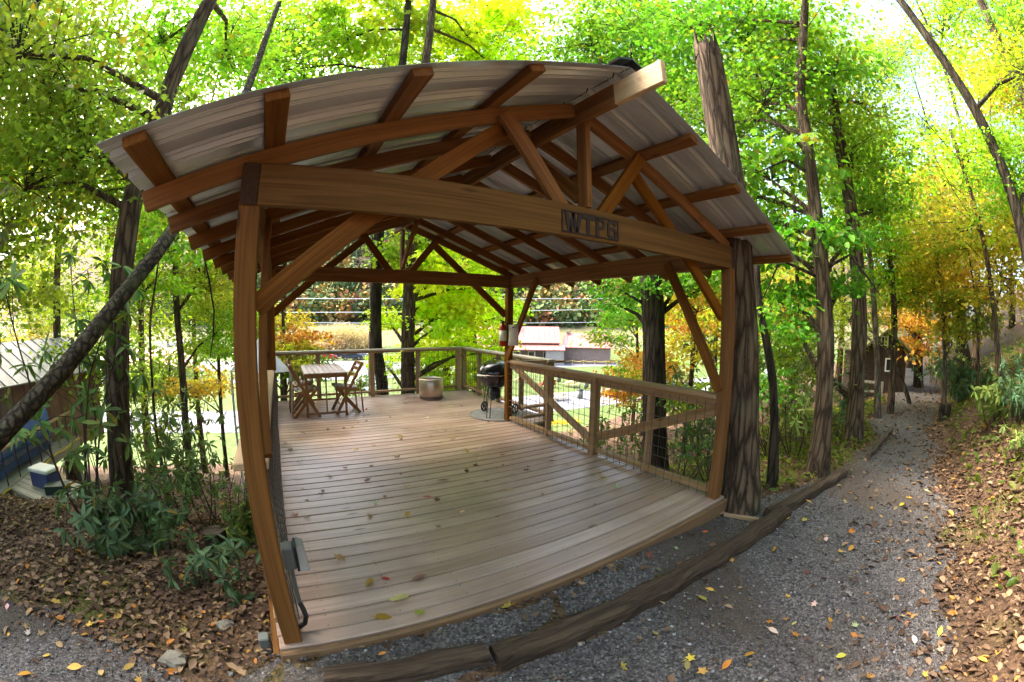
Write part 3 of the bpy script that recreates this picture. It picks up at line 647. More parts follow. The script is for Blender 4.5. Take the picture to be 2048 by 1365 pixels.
def make_chair():
    c = empty('folding_chair', (0, 0, 0), 0)
    for s in (-1, 1):
        beam('back_leg', (0.22, s*0.20, 0.0), (-0.26, s*0.20, 0.86), 0.026, 0.05, M['furn'], c)
        beam('front_leg', (-0.20, s*0.172, 0.0), (0.17, s*0.172, 0.44), 0.026, 0.048, M['furn'], c)
        beam('side_rail', (-0.19, s*0.196, 0.40), (0.21, s*0.196, 0.445), 0.02, 0.04, M['furn'], c)
        beam('arm_strut', (-0.24, s*0.222, 0.02), (-0.20, s*0.222, 0.56), 0.02, 0.045, M['furn'], c)
    for i in range(6):
        x = -0.17+i*0.066; MB().bbox(x, x+0.056, -0.19, 0.19, 0.430+0.006*i, 0.446+0.006*i, 0.002).build('seat_slat', M['furn_top'], c)
    for z in (0.64, 0.74, 0.83):
        x = 0.22-0.48*z/0.86; beam('back_slat', (x, -0.188, z), (x, 0.188, z), 0.014, 0.06, M['furn'], c)
    beam('stretcher', (0.13, -0.16, 0.15), (0.13, 0.16, 0.15), 0.02, 0.02, M['furn'], c); beam('stretcher', (-0.16, -0.16, 0.05), (-0.16, 0.16, 0.05), 0.02, 0.03, M['furn'], c)
    return c
ch = make_chair(); bpy.context.view_layer.update()
for i, (x, y, a, lb) in enumerate(((0.56, 5.27, 4, 'wooden folding chair nearest the camera on the left side of the table'), (0.55, 5.95, -3, 'wooden folding chair behind the front one on the left side of the table'), (1.29, 5.38, 184, 'wooden folding chair alone on the right side of the table'))):
    o = ch if i == 0 else copy_tree(ch)
    o.location = (x, y, 0.0); o.rotation_euler = (0, 0, R(a)); tag(o, lb, 'chair', 'folding chairs at the deck table')

# ------------------------------------------------------------------ border timbers, stump, small things on the ground
def sleeper(label, p, q, w=0.16, h=0.13, z=None):
    p, q = Vector((*p, 0)), Vector((*q, 0)); d = q-p; n = max(4, int(d.length/0.12)); t = d.normalized(); nr = Vector((-t.y, t.x, 0)); V = []; F = []
    o0 = (p+q)/2; zc = H(o0.x, o0.y) if z is None else z
    prof_ = [(-.5, -.45), (-.52, .2), (-.44, .47), (-.2, .52), (.05, .47), (.28, .53), (.46, .42), (.51, .1), (.5, -.45)]
    for i in range(n+1):
        c = p+d*(i/n); wob = 0.012*math.sin(i*1.7)
        for k, (a, b) in enumerate(prof_):
            jj = 1+0.07*math.sin(i*2.3+k*4.1)+0.05*math.sin(i*5.1+k)
            v = c+nr*(a*w*jj+wob); V.append((v.x-o0.x, v.y-o0.y, (b*jj+0.40)*h))
    m_ = len(prof_)
    for i in range(n):
        for k in range(m_-1): F.append((i*m_+k, i*m_+k+1, (i+1)*m_+k+1, (i+1)*m_+k))
    F.append(list(range(m_))); F.append([n*m_+k for k in range(m_)][::-1])
    a = math.atan2(t.y, t.x); Mr = Matrix.Rotation(-a, 3, 'Z'); V = [Mr @ Vector(v) for v in V]
    o = link(bpy.data.objects.new('border_timber', pmesh('border_timber', V, F, M['tie']))); o.location = (o0.x, o0.y, zc); o.rotation_euler = (0, 0, a)
    return tag(o, label, 'timber', 'old timbers edging the gravel')
sleeper('long cracked timber edging the gravel along the front of the deck', (0.99, -0.375), (3.9, -0.55), 0.145, 0.12)
sleeper('weathered timber running on past the snag towards the path', (3.75, -0.45), (5.4, -0.72), 0.13, 0.11)
sleeper('short dark timber end at the bottom left of the deck front', (0.16, -0.225), (0.96, -0.335), 0.12, 0.09)
sleeper('thin edging timber far along the left side of the path', (6.3, -0.86), (8.3, -0.92), 0.08, 0.09)
st = empty('wooden_stake', (3.80, -0.24, H(3.8, -.24)), R(10), 'short square wooden stake beside the snag base', 'stake')
MB().bbox(-0.03, 0.03, -0.03, 0.03, -0.1, 0.13, 0.004).build('stake', M['grey_timber'], st)
o = beam('loose_board', (3.50, -0.10, -0.125), (3.64, -0.40, -0.135), 0.04, 0.03, M['rail']); tag(o, 'short thin board lying between the deck corner and the border timber', 'board')
def rock(label, loc, s, mat='stone', name='rock'):
    V = []; F = []; n = 9
    for j in range(6):
        ph = math.pi*j/5
        for i in range(n):
            a = 2*math.pi*i/n; k = 1+0.25*math.sin(3*a+j*1.7+loc[0]*9)+0.1*random.random()
            V.append((s[0]*k*math.sin(ph)*math.cos(a), s[1]*k*math.sin(ph)*math.sin(a), s[2]*math.cos(ph)))
    for j in range(5):
        for i in range(n): F.append((j*n+i, j*n+(i+1) % n, (j+1)*n+(i+1) % n, (j+1)*n+i))
    o = link(bpy.data.objects.new(name, pmesh(name, V, F, M[mat]))); o.location = loc; return tag(o, label, 'rock')
rock('flat tan stone among the leaves left of the deck corner', (-0.66, 0.10, H(-.66, .1)+0.02), (0.085, 0.06, 0.05))
rock('small rounded stone among the leaves by the left post', (-0.38, 0.42, H(-.38, .42)+0.01), (0.06, 0.045, 0.035))
# cut stump
def stump(name, label, loc, r, h, top='grey_timber'):
    e = empty(name, loc, 0, label, 'stump'); mb = MB(); n = 22; V = []; F = []
    for j, (k, z) in enumerate(((1.35, -0.15), (1.18, 0.05*h), (1.05, 0.3*h), (1.0, 0.7*h), (1.0, h), (0.93, h+0.012))):
        for i in range(n):
            a = 2*math.pi*i/n; q = r*k*(1+0.07*math.sin(5*a+1)+0.05*math.sin(9*a+j*0.4)); V.append((q*math.cos(a), q*math.sin(a), z))
    for j in range(5):
        for i in range(n): F.append((j*n+i, j*n+(i+1) % n, (j+1)*n+(i+1) % n, (j+1)*n+i))
    mb.add(V, F).build('bark', M['bark_dark'], e, True)
    MB().add([(0.94*r*(1+0.07*math.sin(5*2*math.pi*i/n+1))*math.cos(2*math.pi*i/n), 0.94*r*(1+0.07*math.sin(5*2*math.pi*i/n+1))*math.sin(2*math.pi*i/n), h+0.013) for i in range(n)], [list(range(n))]).build('cut_face', M['tie'], e)
    return e
p = at(438, 1110, 3.5); stump('tree_stump', 'blackened cut stump standing in the leaf litter left of the deck', (p.x, p.y, H(p.x, p.y)), 0.10, 0.30)
p = at(1888, 835, 9.6); stump('rotten_stump', 'broken dark stump on the bank right of the path', (p.x, p.y, H(p.x, p.y)-0.05), 0.12, 0.35)

# ------------------------------------------------------------------ foliage meshes (shared between trees)
def unit(v): return v/np.maximum(np.linalg.norm(v, axis=1, keepdims=True), 1e-9)
def leaves(P, T, Nn, s, wid, shape='lance', fold=0.12):
    """P base points, T directions, Nn normals, s lengths -> V, F (quads)"""
    T = unit(T); B = unit(np.cross(Nn, T)); Nn = np.cross(T, B); s = s[:, None]; n = len(P)
    if shape == 'diamond':
        V = np.stack([P, P+T*s*.48+B*s*wid*.5+Nn*s*fold, P+T*s, P+T*s*.48-B*s*wid*.5+Nn*s*fold], 1).reshape(-1, 3)
        F = np.arange(n*4).reshape(n, 4); return V, F, 1
    if shape == 'maple':
        pts = [(0, 0), (.12, .36), (.30, .24), (.55, .52), (.60, .22), (1.0, 0), (.60, -.22), (.55, -.52), (.30, -.24), (.12, -.36)]
        V = np.stack([P+T*s*a+B*s*b*2*wid*.6+Nn*s*(fold*abs(b)*1.5-0.1*a*a) for a, b in pts], 1).reshape(-1, 3)
        base = (np.arange(n)*10)[:, None]
        F = np.concatenate([base+np.array([[0, 1, 2, 5]]), base+np.array([[2, 3, 4, 5]]), base+np.array([[0, 5, 8, 9]]), base+np.array([[5, 6, 7, 8]])], 1).reshape(-1, 4)
        return V, F, 4
    V = np.stack([P, P+T*s*.3+B*s*wid*.42+Nn*s*fold*.7, P+T*s*.68+B*s*wid*.46+Nn*s*(fold*.7-.06), P+T*s-Nn*s*.16, P+T*s*.68-B*s*wid*.46+Nn*s*(fold*.7-.06), P+T*s*.3-B*s*wid*.42+Nn*s*fold*.7], 1).reshape(-1, 3)
    base = (np.arange(n)*6)[:, None]
    F = np.concatenate([base+np.array([[0, 1, 2, 3]]), base+np.array([[0, 3, 4, 5]])], 1).reshape(-1, 4); return V, F, 2
def blob(name, rad, clumps, per, size, wid, shape, seed, flat=0.85, mat='leaf', spread=0.24):
    g = np.random.default_rng(seed); c = unit(g.normal(size=(clumps, 3)))*(g.random((clumps, 1))**0.45)*rad*np.array([1, 1, flat])
    c = c*(0.75+0.5*g.random((clumps, 1)))
    n = clumps*per; ci = np.repeat(np.arange(clumps), per)
    d = g.normal(size=(n, 3))*np.array([1, 1, 0.27])*rad*spread*(0.6+0.8*g.random(clumps))[ci][:, None]
    P = c[ci]+d; P[:, 2] -= 0.12*(d[:, 0]**2+d[:, 1]**2)/(rad*spread)
    T = d*np.array([1, 1, 0.3])+g.normal(size=(n, 3))*rad*0.25; T[:, 2] -= 0.18*rad
    Nn = g.normal(size=(n, 3))*0.55+np.array([0, 0, 1.0])
    s = size*(0.65+0.7*g.random(n)); V, F, k = leaves(P, T, Nn, s, wid, shape)
    tone = g.random(clumps)[ci]; rnd = np.repeat(np.clip(0.55*tone+0.45*g.random(n), 0, 0.999), k)
    leaf_me = np_mesh(name, V, F, M[mat], False, rnd)
    mb = MB()
    for i in range(0, clumps, 2):
        e = Vector(c[i]); m1 = Vector((e.x*.35, e.y*.35, e.z*.62-.1*rad))+Vector(d[i*per+1])*.5; r0 = 0.005*rad+0.004
        mb.tube([(0, 0, -0.25*rad), m1*0.9, e, e+Vector(d[i*per])*0.8], [r0*1.4, r0, r0*0.5, r0*0.2], 4, False)
    return leaf_me, pmesh(name+'_limbs', mb.V, mb.F, M['twig'])
BL = {
 'A': [blob('crown_a%d' % i, 1.6, 44, 54, 0.11, 0.75, 'diamond', 10+i) for i in range(3)],
 'B': [blob('crown_b%d' % i, 2.7, 66, 54, 0.145, 0.75, 'diamond', 20+i) for i in range(3)],
 'M': [blob('crown_m%d' % i, 1.3, 24, 42, 0.17, 0.75, 'maple', 30+i, 0.7) for i in range(3)],
 'C': [blob('crown_c%d' % i, 0.8, 18, 34, 0.105, 0.62, 'lance', 40+i, 0.45) for i in range(3)],
 'F': [blob('crown_f%d' % i, 4.0, 70, 70, 0.26, 0.7, 'diamond', 50+i) for i in range(2)],
}
BR = {'A': 1.6, 'B': 2.7, 'M': 1.3, 'C': 0.8, 'F': 4.0}
YG, LG, G, DG, Y, O, OL = (0.35, 0.49, 0.035), (0.22, 0.38, 0.035), (0.14, 0.33, 0.025), (0.08, 0.18, 0.02), (0.58, 0.45, 0.06), (0.70, 0.32, 0.06), (0.30, 0.37, 0.05)
YM = (0.74, 0.86, 0.05)
bc = [0]
def jit(c, a=0.12): return tuple(min(0.9, x*(1+random.uniform(-a, a))) for x in c)
def add_crown(tree, pos, kind, scale, color, trunk_pts=None, limb=None):
    bc[0] += 1; lm_, tm_ = BL[kind][bc[0] % len(BL[kind])]; rz = random.uniform(0, 6.28)
    sc = (scale*random.uniform(.92, 1.1), scale*random.uniform(.92, 1.1), scale*random.uniform(.9, 1.1))
    loc = Vector(pos)-tree.location
    for nm, me_ in (('crown', lm_), ('limbs', tm_)):
        o = bpy.data.objects.new(nm, me_); link(o, tree); o.location = loc; o.rotation_euler = (0, 0, rz); o.scale = sc
        if nm == 'crown': o.color = (*jit(color), 1)
    if trunk_pts is not None:         # a limb from the trunk to the crown's root
        root = Vector(pos)+Vector((0, 0, -0.25*BR[kind]*scale)); best = min(trunk_pts, key=lambda q: (Vector(q[0])-root-Vector((0, 0, -0.5))).length)
        a = Vector(best[0])
        if (a-root).length > 0.15:
            r0 = min(best[1]*0.5, 0.05); mid = (a+root)/2+Vector((random.uniform(-.1, .1), random.uniform(-.1, .1), 0.08*(a-root).length))
            V, F = tube_v([a-tree.location, mid-tree.location, root-tree.location], [r0, r0*0.65, r0*0.35], 6, False)
            link(bpy.data.objects.new('limb', pmesh('limb', V, F, limb)), tree)
def trunk_mesh(pts, rads, mat, seg=14, fine=0.22):
    """resample with small irregularities"""
    P = [Vector(p) for p in pts]; out = []; rr = []; acc = 0
    for i in range(len(P)-1):
        n = max(2, int((P[i+1]-P[i]).length/fine))
        for k in range(n):
            t = k/n
            p0, p1, p2, p3 = P[max(i-1, 0)], P[i], P[i+1], P[min(i+2, len(P)-1)]
            q = 0.5*((2*p1)+(p2-p0)*t+(2*p0-5*p1+4*p2-p3)*t*t+(3*p1-p0-3*p2+p3)*t**3)
            out.append(q); rr.append(rads[i]*(1-t)+rads[i+1]*t)
    out.append(P[-1]); rr.append(rads[-1])
    V, F = tube_v(out, rr, seg, True)
    V2 = []
    ph = random.uniform(0, 6)
    for k, v in enumerate(V):
        j, i = divmod(k, seg); c = out[j]; a = 2*math.pi*i/seg
        q = 1+0.045*math.sin(3*a+ph+j*0.11)+0.035*math.sin(5*a-j*0.23)+0.03*math.sin(j*1.3+2*a)
        V2.append(c+(v-c)*q)
    return V2, F, list(zip(out, rr))
def tree(label, pix, d, r0, r1, bark='bark', crowns=(), group=None, name='tree', cat='tree', ground_base=True, seg=14, dlist=None):
    pts = [at(u, v, (dlist[i] if dlist else d)) for i, (u, v) in enumerate(pix)]
    base = pts[0].copy()
    if ground_base:
        gz = H(base.x, base.y)
        if base.z > gz+0.15: pts.insert(0, Vector((base.x, base.y, gz)))
        else: pts[0].z = gz
        base = pts[0].copy(); pts[0] = pts[0]-Vector((0, 0, 0.25)); pts.insert(1, base+Vector((0, 0, 0.02)))
    t = empty(name, base, 0, label, cat, group)
    n = len(pts); hs = [0]
    for i in range(1, n): hs.append(hs[-1]+(pts[i]-pts[i-1]).length)
    rads = [r0+(r1-r0)*(h/hs[-1]) for h in hs]
    if ground_base: rads[0] = r0*1.55; rads[1] = r0*1.3; pts.insert(2, base+(pts[2]-base).normalized()*0.35); rads.insert(2, r0*1.04)
    V, F, tp = trunk_mesh(pts, rads, None, seg)
    V = [v-base for v in V]
    link(bpy.data.objects.new('trunk', pmesh('trunk', V, F, M[bark], True)), t)
    for (u, v, dd, kind, sc, col) in crowns: add_crown(t, at(u, v, dd), kind, sc, col, tp, M[bark])
    return t
def wild(label, az, d, h, r, bark, cols, lo=0.4, n=6, kind='B', sc=1.0, group=None, wide=0.24, lean=0.0):
    """tall tree standing at bearing az, distance d"""
    x, y = CAM[0]+d*math.sin(R(az)), CAM[1]+d*math.cos(R(az)); gz = H(x, y); base = Vector((x, y, gz))
    t = empty('tree', base, 0, label, 'tree', group); ph = random.uniform(0, 6.28); pts = []
    for i in range(7):
        k = i/6; pts.append(base+Vector((lean*k*h*0.1+0.10*math.sin(ph+k*5), 0.10*math.cos(ph+k*4), -0.2+k*h)))
    V, F, tp = trunk_mesh(pts, [r*1.4]+[r*(1-0.8*i/6) for i in range(1, 7)], None, 10, 0.6); V = [v-base for v in V]
    link(bpy.data.objects.new('trunk', pmesh('trunk', V, F, M[bark], True)), t)
    for i in range(n):
        k = lo+(1.0-lo)*(i+random.uniform(-.2, .3))/max(n-1, 1); k = min(k, 1.02); a = ph+i*2.4; rr = h*wide*(1.05-0.75*(k-lo)/(1.02-lo))*random.uniform(.5, 1)*0.6
        p = base+Vector((rr*math.cos(a), rr*math.sin(a), k*h)); add_crown(t, p, kind, sc*random.uniform(.8, 1.15), random.choice(cols), tp, M[bark])
    return t

# ------------------------------------------------------------------ trees one can pick out
tree('thick old tree with pale bark left of the shelter, twigs round its trunk', [(246, 985), (234, 800), (238, 600), (252, 470), (272, 370), (318, 240), (345, 160), (420, 0)], 5.2, 0.155, 0.105, 'bark',
     [(300, 330, 5.6, 'A', .7, OL), (180, 260, 6.2, 'A', .9, OL), (110, 130, 6.5, 'A', .9, OL), (60, 330, 6.6, 'A', .8, OL), (330, 60, 7, 'A', .8, LG), (460, 80, 7.5, 'A', .9, LG), (60, 60, 6.0, 'A', .9, OL)])
tree('dark mossy trunk leaning steeply from the lower left up behind the roof', [(-120, 1010), (0, 872), (120, 745), (230, 610), (345, 462), (420, 330), (500, 165), (560, 0)], 3.3, 0.072, 0.04, 'bark_moss', (), ground_base=False, name='leaning_tree', dlist=[3.3, 3.3, 3.4, 3.6, 3.9, 4.4, 5.2, 6.2])
tree('slim straight tree in front of the lawn, between the old tree and the left post', [(376, 900), (364, 740), (352, 600), (352, 480), (362, 380), (385, 260)], 8.5, 0.078, 0.05, 'bark',
     [(400, 540, 8.8, 'A', .62, YG), (430, 650, 9.3, 'A', .5, YG), (340, 560, 9.6, 'A', .6, LG), (330, 400, 9.5, 'A', .7, LG), (440, 440, 9, 'A', .5, YG), (415, 560, 9.6, 'A', .55, Y)], cat='tree')
tree('thin forked sapling standing right of the old tree', [(312, 860), (303, 740), (300, 650), (312, 560), (325, 470)], 6.5, 0.028, 0.012, 'bark',
     [(290, 560, 7, 'C', .9, YG), (330, 480, 6.8, 'C', .9, LG)], seg=8)
tree('straight dark trunk behind the deck, left of its neighbour', [(766, 785), (753, 690), (752, 590), (756, 480), (766, 400), (790, 250), (812, 60), (830, -150), (840, -300)], 9.8, 0.15, 0.05, 'bark_dark',
     [(820, 490, 9.6, 'M', .7, YG), (700, 60, 11, 'M', 1.2, YG), (820, 40, 11, 'M', 1.3, YG), (560, 120, 11, 'A', 1.0, LG)])
tree('pale straight trunk behind the deck close to the fire pit', [(816, 790), (816, 700), (819, 580), (822, 470), (820, 380), (840, 200), (862, 40), (880, -150), (890, -300)], 9.1, 0.16, 0.05, 'bark',
     [(880, 540, 9.2, 'M', .72, YM), (870, 640, 9.6, 'M', .62, YM), (960, 560, 10, 'M', .72, YM), (900, 470, 9.6, 'M', .7, YM), (850, 520, 9.8, 'M', .6, YM), (920, 610, 10.2, 'M', .7, YM), (850, 590, 10.4, 'M', .6, YM), (985, 690, 10.6, 'M', .5, YM), (905, 700, 10.2, 'M', .55, YM), (850, 690, 10.8, 'M', .5, YM), (990, 450, 10.4, 'M', .7, YM), (780, 640, 10.6, 'M', .42, YM), (900, 770, 10, 'M', .45, YM), (960, 770, 10.6, 'M', .4, LG), (720, 770, 10, 'M', .34, LG), (930, 440, 10.5, 'M', .7, LG), (840, 740, 9.8, 'M', .42, YM), (770, 720, 10.4, 'C', .6, YM), (940, 60, 11, 'M', 1.2, YM), (1010, 20, 11, 'M', 1.0, YM), (1000, 130, 12, 'M', 1., YM)])
tree('slim straight trunk behind the far railing right of the fire pit', [(894, 800), (892, 720), (890, 620), (888, 540)], 11.6, 0.12, 0.09, 'bark_dark', [(870, 760, 11, 'M', .45, LG), (900, 700, 11.4, 'M', .5, YM)])
tree('grey trunk leaning right behind the far corner of the railing', [(925, 790), (930, 720), (938, 680), (950, 610), (955, 540), (952, 430)], 12, 0.17, 0.13, 'bark',
     [(950, 720, 11.2, 'M', .6, YM), (1000, 620, 11.5, 'M', .55, YM), (940, 640, 11.8, 'M', .7, YM), (990, 500, 11, 'M', .8, YM)])
tree('stout dark furrowed trunk beyond the right railing', [(1312, 960), (1308, 800), (1306, 640), (1300, 540), (1290, 440), (1270, 300)], 6.3, 0.19, 0.15, 'bark_dark',
     [(1250, 570, 6.4, 'C', .62, G), (1350, 560, 6.2, 'C', .62, G), (1240, 600, 7, 'C', .5, G), (1400, 560, 6.6, 'C', .8, LG), (1180, 70, 8, 'A', .9, G), (1260, 40, 8, 'A', .9, LG), (1290, 110, 8.5, 'A', .8, LG)])
# broken snag beside the right post
sn = [(1481, 1010), (1484, 850), (1482, 700), (1474, 540), (1462, 400), (1443, 270), (1428, 180), (1414, 100)]
t_ = tree('tall broken snag standing against the right front post, its top snapped off', sn, 3.95, 0.165, 0.14, 'bark', (), seg=20, name='broken_tree')
pt = at(1414, 100, 3.95)
mb = MB()
for i in range(14):
    a = i*0.45; hh = random.uniform(0.05, 0.30)*(0.5+0.5*abs(math.sin(a*1.5+.4))); e_ = Vector((math.cos(a), math.sin(a), 0)); t2 = Vector((-e_.y, e_.x, 0))*0.05; c = pt-t_.location
    mb.add([c+e_*.143+t2+Vector((0, 0, -.12)), c+e_*.143-t2+Vector((0, 0, -.12)), c+e_*.075+Vector((0, 0, -.12)), c+e_*.125+t2*random.uniform(-.6, .6)+Vector((0, 0, hh))], [(0, 1, 3), (1, 2, 3), (2, 0, 3)])
mb.build('splintered_top', M['bark'], t_)
t11 = tree('tall slim tree beside the end of the border timber, drooping leafy limbs', [(1634, 955), (1648, 800), (1652, 680), (1642, 520), (1628, 390), (1612, 270), (1600, 180), (1606, 80), (1612, -40)], 5.3, 0.125, 0.05, 'bark',
     [(1560, 470, 5.4, 'C', .95, G), (1480, 420, 6.0, 'A', .5, G), (1540, 330, 5.6, 'C', 1.1, G), (1440, 220, 6.2, 'A', .62, G), (1520, 180, 5.8, 'A', .62, G), (1480, 60, 6.4, 'A', .85, G), (1580, 60, 6.4, 'A', .75, LG), (1390, 40, 6.6, 'A', .8, G), (1560, 580, 5.8, 'C', .8, G), (1690, 470, 5.6, 'C', .62, G), (1680, 560, 5.9, 'C', .62, G), (1600, 650, 6.2, 'C', .55, LG), (1420, 380, 7, 'A', .8, LG), (1360, 180, 8, 'A', .8, LG), (1660, 130, 6, 'C', 1., LG)])
for a_, b_, c_ in (((1640, 500), (1580, 470), (1520, 520)), ((1622, 350), (1575, 320), (1515, 345)), ((1610, 300), (1560, 250), (1510, 210)), ((1648, 560), (1560, 520), (1520, 610)), ((1645, 540), (1700, 510), (1760, 590))):
    P3 = [at(*a_, 5.3)-t11.location, at(*b_, 5.2)-t11.location, at(*c_, 5.25)-t11.location]; V, F = tube_v(P3, [0.026, 0.018, 0.006], 6, False)
    link(bpy.data.objects.new('limb', pmesh('limb', V, F, M['bark_dark'])), t11)
tree('straight pale trunk on the left edge of the path, second past the snag', [(1706, 885), (1714, 760), (1720, 640), (1712, 500), (1698, 390), (1680, 290), (1660, 170)], 7.2, 0.145, 0.09, 'bark',
     [(1700, 300, 7.6, 'A', .7, LG), (1640, 220, 8, 'A', .8, LG), (1740, 400, 8, 'A', .55, LG), (1720, 180, 8, 'A', .7, OL), (1610, 700, 8, 'A', .5, YG), (1560, 700, 8.5, 'A', .62, LG)])
tree('thin crooked mossy tree right behind the snag', [(1541, 985), (1548, 860), (1545, 760), (1528, 660), (1516, 590), (1512, 500)], 4.7, 0.058, 0.035, 'bark_dark', [(1540, 640, 5, 'C', .6, G), (1525, 760, 5.6, 'C', .6, G)], seg=10)
tree('thin straight trunk in front of the shed, left one', [(1755, 832), (1755, 740), (1750, 640), (1738, 500), (1720, 380)], 9.2, 0.075, 0.05, 'bark_pale', [(1730, 450, 9.5, 'A', .7, YG), (1770, 540, 10, 'A', .55, YG), (1700, 620, 10, 'A', .6, YG)], seg=10)
tree('thin straight trunk in front of the shed, right one', [(1780, 820), (1787, 720), (1788, 620), (1778, 500), (1760, 360)], 9.9, 0.085, 0.055, 'bark', [(1790, 480, 10.5, 'A', .8, Y), (1830, 560, 11, 'A', .62, YG), (1750, 380, 10.5, 'A', .8, LG)], seg=10)
tree('dark trunk behind the shed where the path disappears, orange leaves round it', [(1836, 775), (1836, 690), (1832, 600), (1820, 470), (1800, 350)], 15, 0.16, 0.1, 'bark_dark', [(1830, 690, 14, 'C', 1.3, O), (1850, 640, 14.2, 'C', 1.0, O), (1810, 640, 13.8, 'C', .9, O), (1870, 520, 15, 'A', 1.1, Y), (1820, 500, 15, 'A', 1., Y), (1800, 400, 15, 'A', 1.1, Y)], seg=10)
tree('slender tree on the bank with orange spray, right of the broken stump', [(1888, 815), (1890, 740), (1886, 640), (1876, 540), (1860, 430)], 10.5, 0.06, 0.03, 'bark_pale', [(1905, 650, 10.5, 'C', 1.0, Y), (1935, 580, 10.8, 'C', .9, O), (1870, 560, 11, 'A', .7, Y), (1900, 480, 11, 'A', .8, Y)], seg=8)
tree('slender mossy tree on the bank near the right edge', [(1998, 825), (1996, 720), (1984, 590), (1962, 460), (1930, 350), (1900, 260)], 8.6, 0.06, 0.035, 'bark', [(2000, 520, 9, 'A', .7, Y), (1950, 420, 9.5, 'A', .8, Y), (1930, 600, 10, 'C', .9, OL)], seg=8)
tree('thin sapling on the bank between two slender trees', [(1957, 812), (1956, 700), (1948, 580), (1930, 470)], 9.8, 0.028, 0.015, 'bark', [(1960, 640, 10, 'C', .8, OL), (1930, 480, 10, 'C', .9, YG)], seg=8)
tree('dark double trunk deep in the wood on the slope', [(1928, 765), (1922, 680), (1912, 570), (1895, 440), (1880, 350)], 16, 0.26, 0.18, 'bark_dark', [(1900, 560, 17, 'A', 1.2, OL), (1890, 420, 17, 'A', 1.3, Y), (1860, 350, 17, 'A', 1.2, YG)], seg=10)
tree('tall bare leaning trunk rising through the top right corner', [(2090, 760), (2075, 620), (2048, 480), (2010, 350), (1950, 220), (1880, 110), (1800, 0), (1760, -60)], 6.8, 0.10, 0.06, 'bark_dark', [(1990, 280, 7.4, 'A', .5, YG), (2030, 340, 7.4, 'A', .5, LG), (2040, 120, 7.4, 'A', .55, YG)], seg=12)
tree('second tall trunk crossing the far top right corner', [(2150, 600), (2110, 400), (2060, 230), (2000, 90), (1950, -20)], 8.2, 0.11, 0.07, 'bark', [(2040, 40, 8.6, 'A', .62, LG), (1985, 150, 8.8, 'A', .5, Y), (2030, 430, 9, 'A', .7, YG)], seg=12)
tree('bent dead pole leaning across the shed', [(1818, 806), (1808, 770), (1792, 730), (1766, 692), (1742, 662), (1732, 630)], 11.5, 0.05, 0.02, 'bark_dark', (), seg=8, name='dead_tree')

# trees filling the wood; bearing, distance, height
ORD = ['first', 'second', 'third', 'fourth', 'fifth', 'sixth', 'seventh', 'eighth', 'ninth', 'tenth']
def filler(lst, lab, cols, group, **k):
    for i, (az, d, h) in enumerate(sorted(lst)): wild(lab % ORD[i], az, d, h, random.uniform(.09, .16), random.choice(['bark', 'bark_dark']), cols, group=group, **k)
filler([(-54, 10, 13), (-46, 14, 15), (-39, 19, 17), (-30, 14, 15), (-23, 20, 18), (-42, 9, 11), (-33, 24, 17), (-19, 16, 15)], 'olive and yellow leaved tree in the left wood, %s from the left', [OL, LG, OL, OL, LG, YG, Y], 'trees left of the shelter', lo=0.25, n=6, kind='A', sc=1.2)
filler([(-12, 15, 17), (0, 14, 17), (12, 16, 18), (26, 14, 17.5), (50, 15, 18)], 'tall yellow green tree rising behind the shelter roof, %s from the left', [YG, LG, YG, LG], 'trees behind the shelter roof', lo=0.68, n=4, kind='B', sc=0.85)
filler([(59, 17, 17), (65, 24, 19), (70, 16, 15), (76, 20, 17), (81, 27, 19), (85, 22, 17)], 'green and yellow leaved tree in the wood beyond the path, %s from the left', [LG, YG, Y, YG, LG], 'trees beyond the path', lo=0.22, n=5, kind='B', sc=0.8)
filler([(90, 24, 16), (94, 14, 13), (98, 20, 14), (103, 12, 12), (109, 15, 13)], 'yellow leaved tree on the bank right of the path, %s from the left', [YG, LG, Y, LG, LG], 'trees on the bank', lo=0.25, n=4, kind='A', sc=1.15)
filler([(-80, 12, 15), (-110, 11, 15), (-140, 12, 15), (-168, 11, 14), (165, 12, 14), (140, 12, 14)], 'tree of the wood uphill behind the path, %s from the left', [LG, OL, G], 'trees uphill of the path', lo=0.45, n=6, kind='B', sc=1.0)
for (u, v, d, cols, lb) in ((560, 700, 10.5, [YG, Y, LG, O], 'small green and orange tree beyond the left end of the far railing'), (1380, 700, 8.5, [Y, O, Y, YG], 'bright yellow and orange tree beyond the right railing'), (1270, 720, 13, [O, Y, LG], 'orange leaved small tree left of the dark furrowed trunk'), (430, 720, 12, [YG, Y, YG], 'yellow green small tree beyond the slim straight tree')):
    p = at(u, v, d); gz = H(p.x, p.y); base = Vector((p.x, p.y, gz)); t = empty('tree', base, 0, lb, 'tree')
    V, F, tp = trunk_mesh([base-Vector((0, 0, .2)), base+Vector((.05, 0, 1.0)), p+Vector((0.1, 0, .3)), p+Vector((0, .1, 2.2))], [.07, .055, .045, .015], None, 8, .3)
    link(bpy.data.objects.new('trunk', pmesh('trunk', [q-base for q in V], F, M['bark'], True)), t)
    for i in range(9):
        add_crown(t, p+Vector((random.gauss(0, .6), random.gauss(0, .6), random.uniform(-1.2, 2.0))), 'C', random.uniform(.7, 1.1), random.choice(cols), tp, M['bark'])

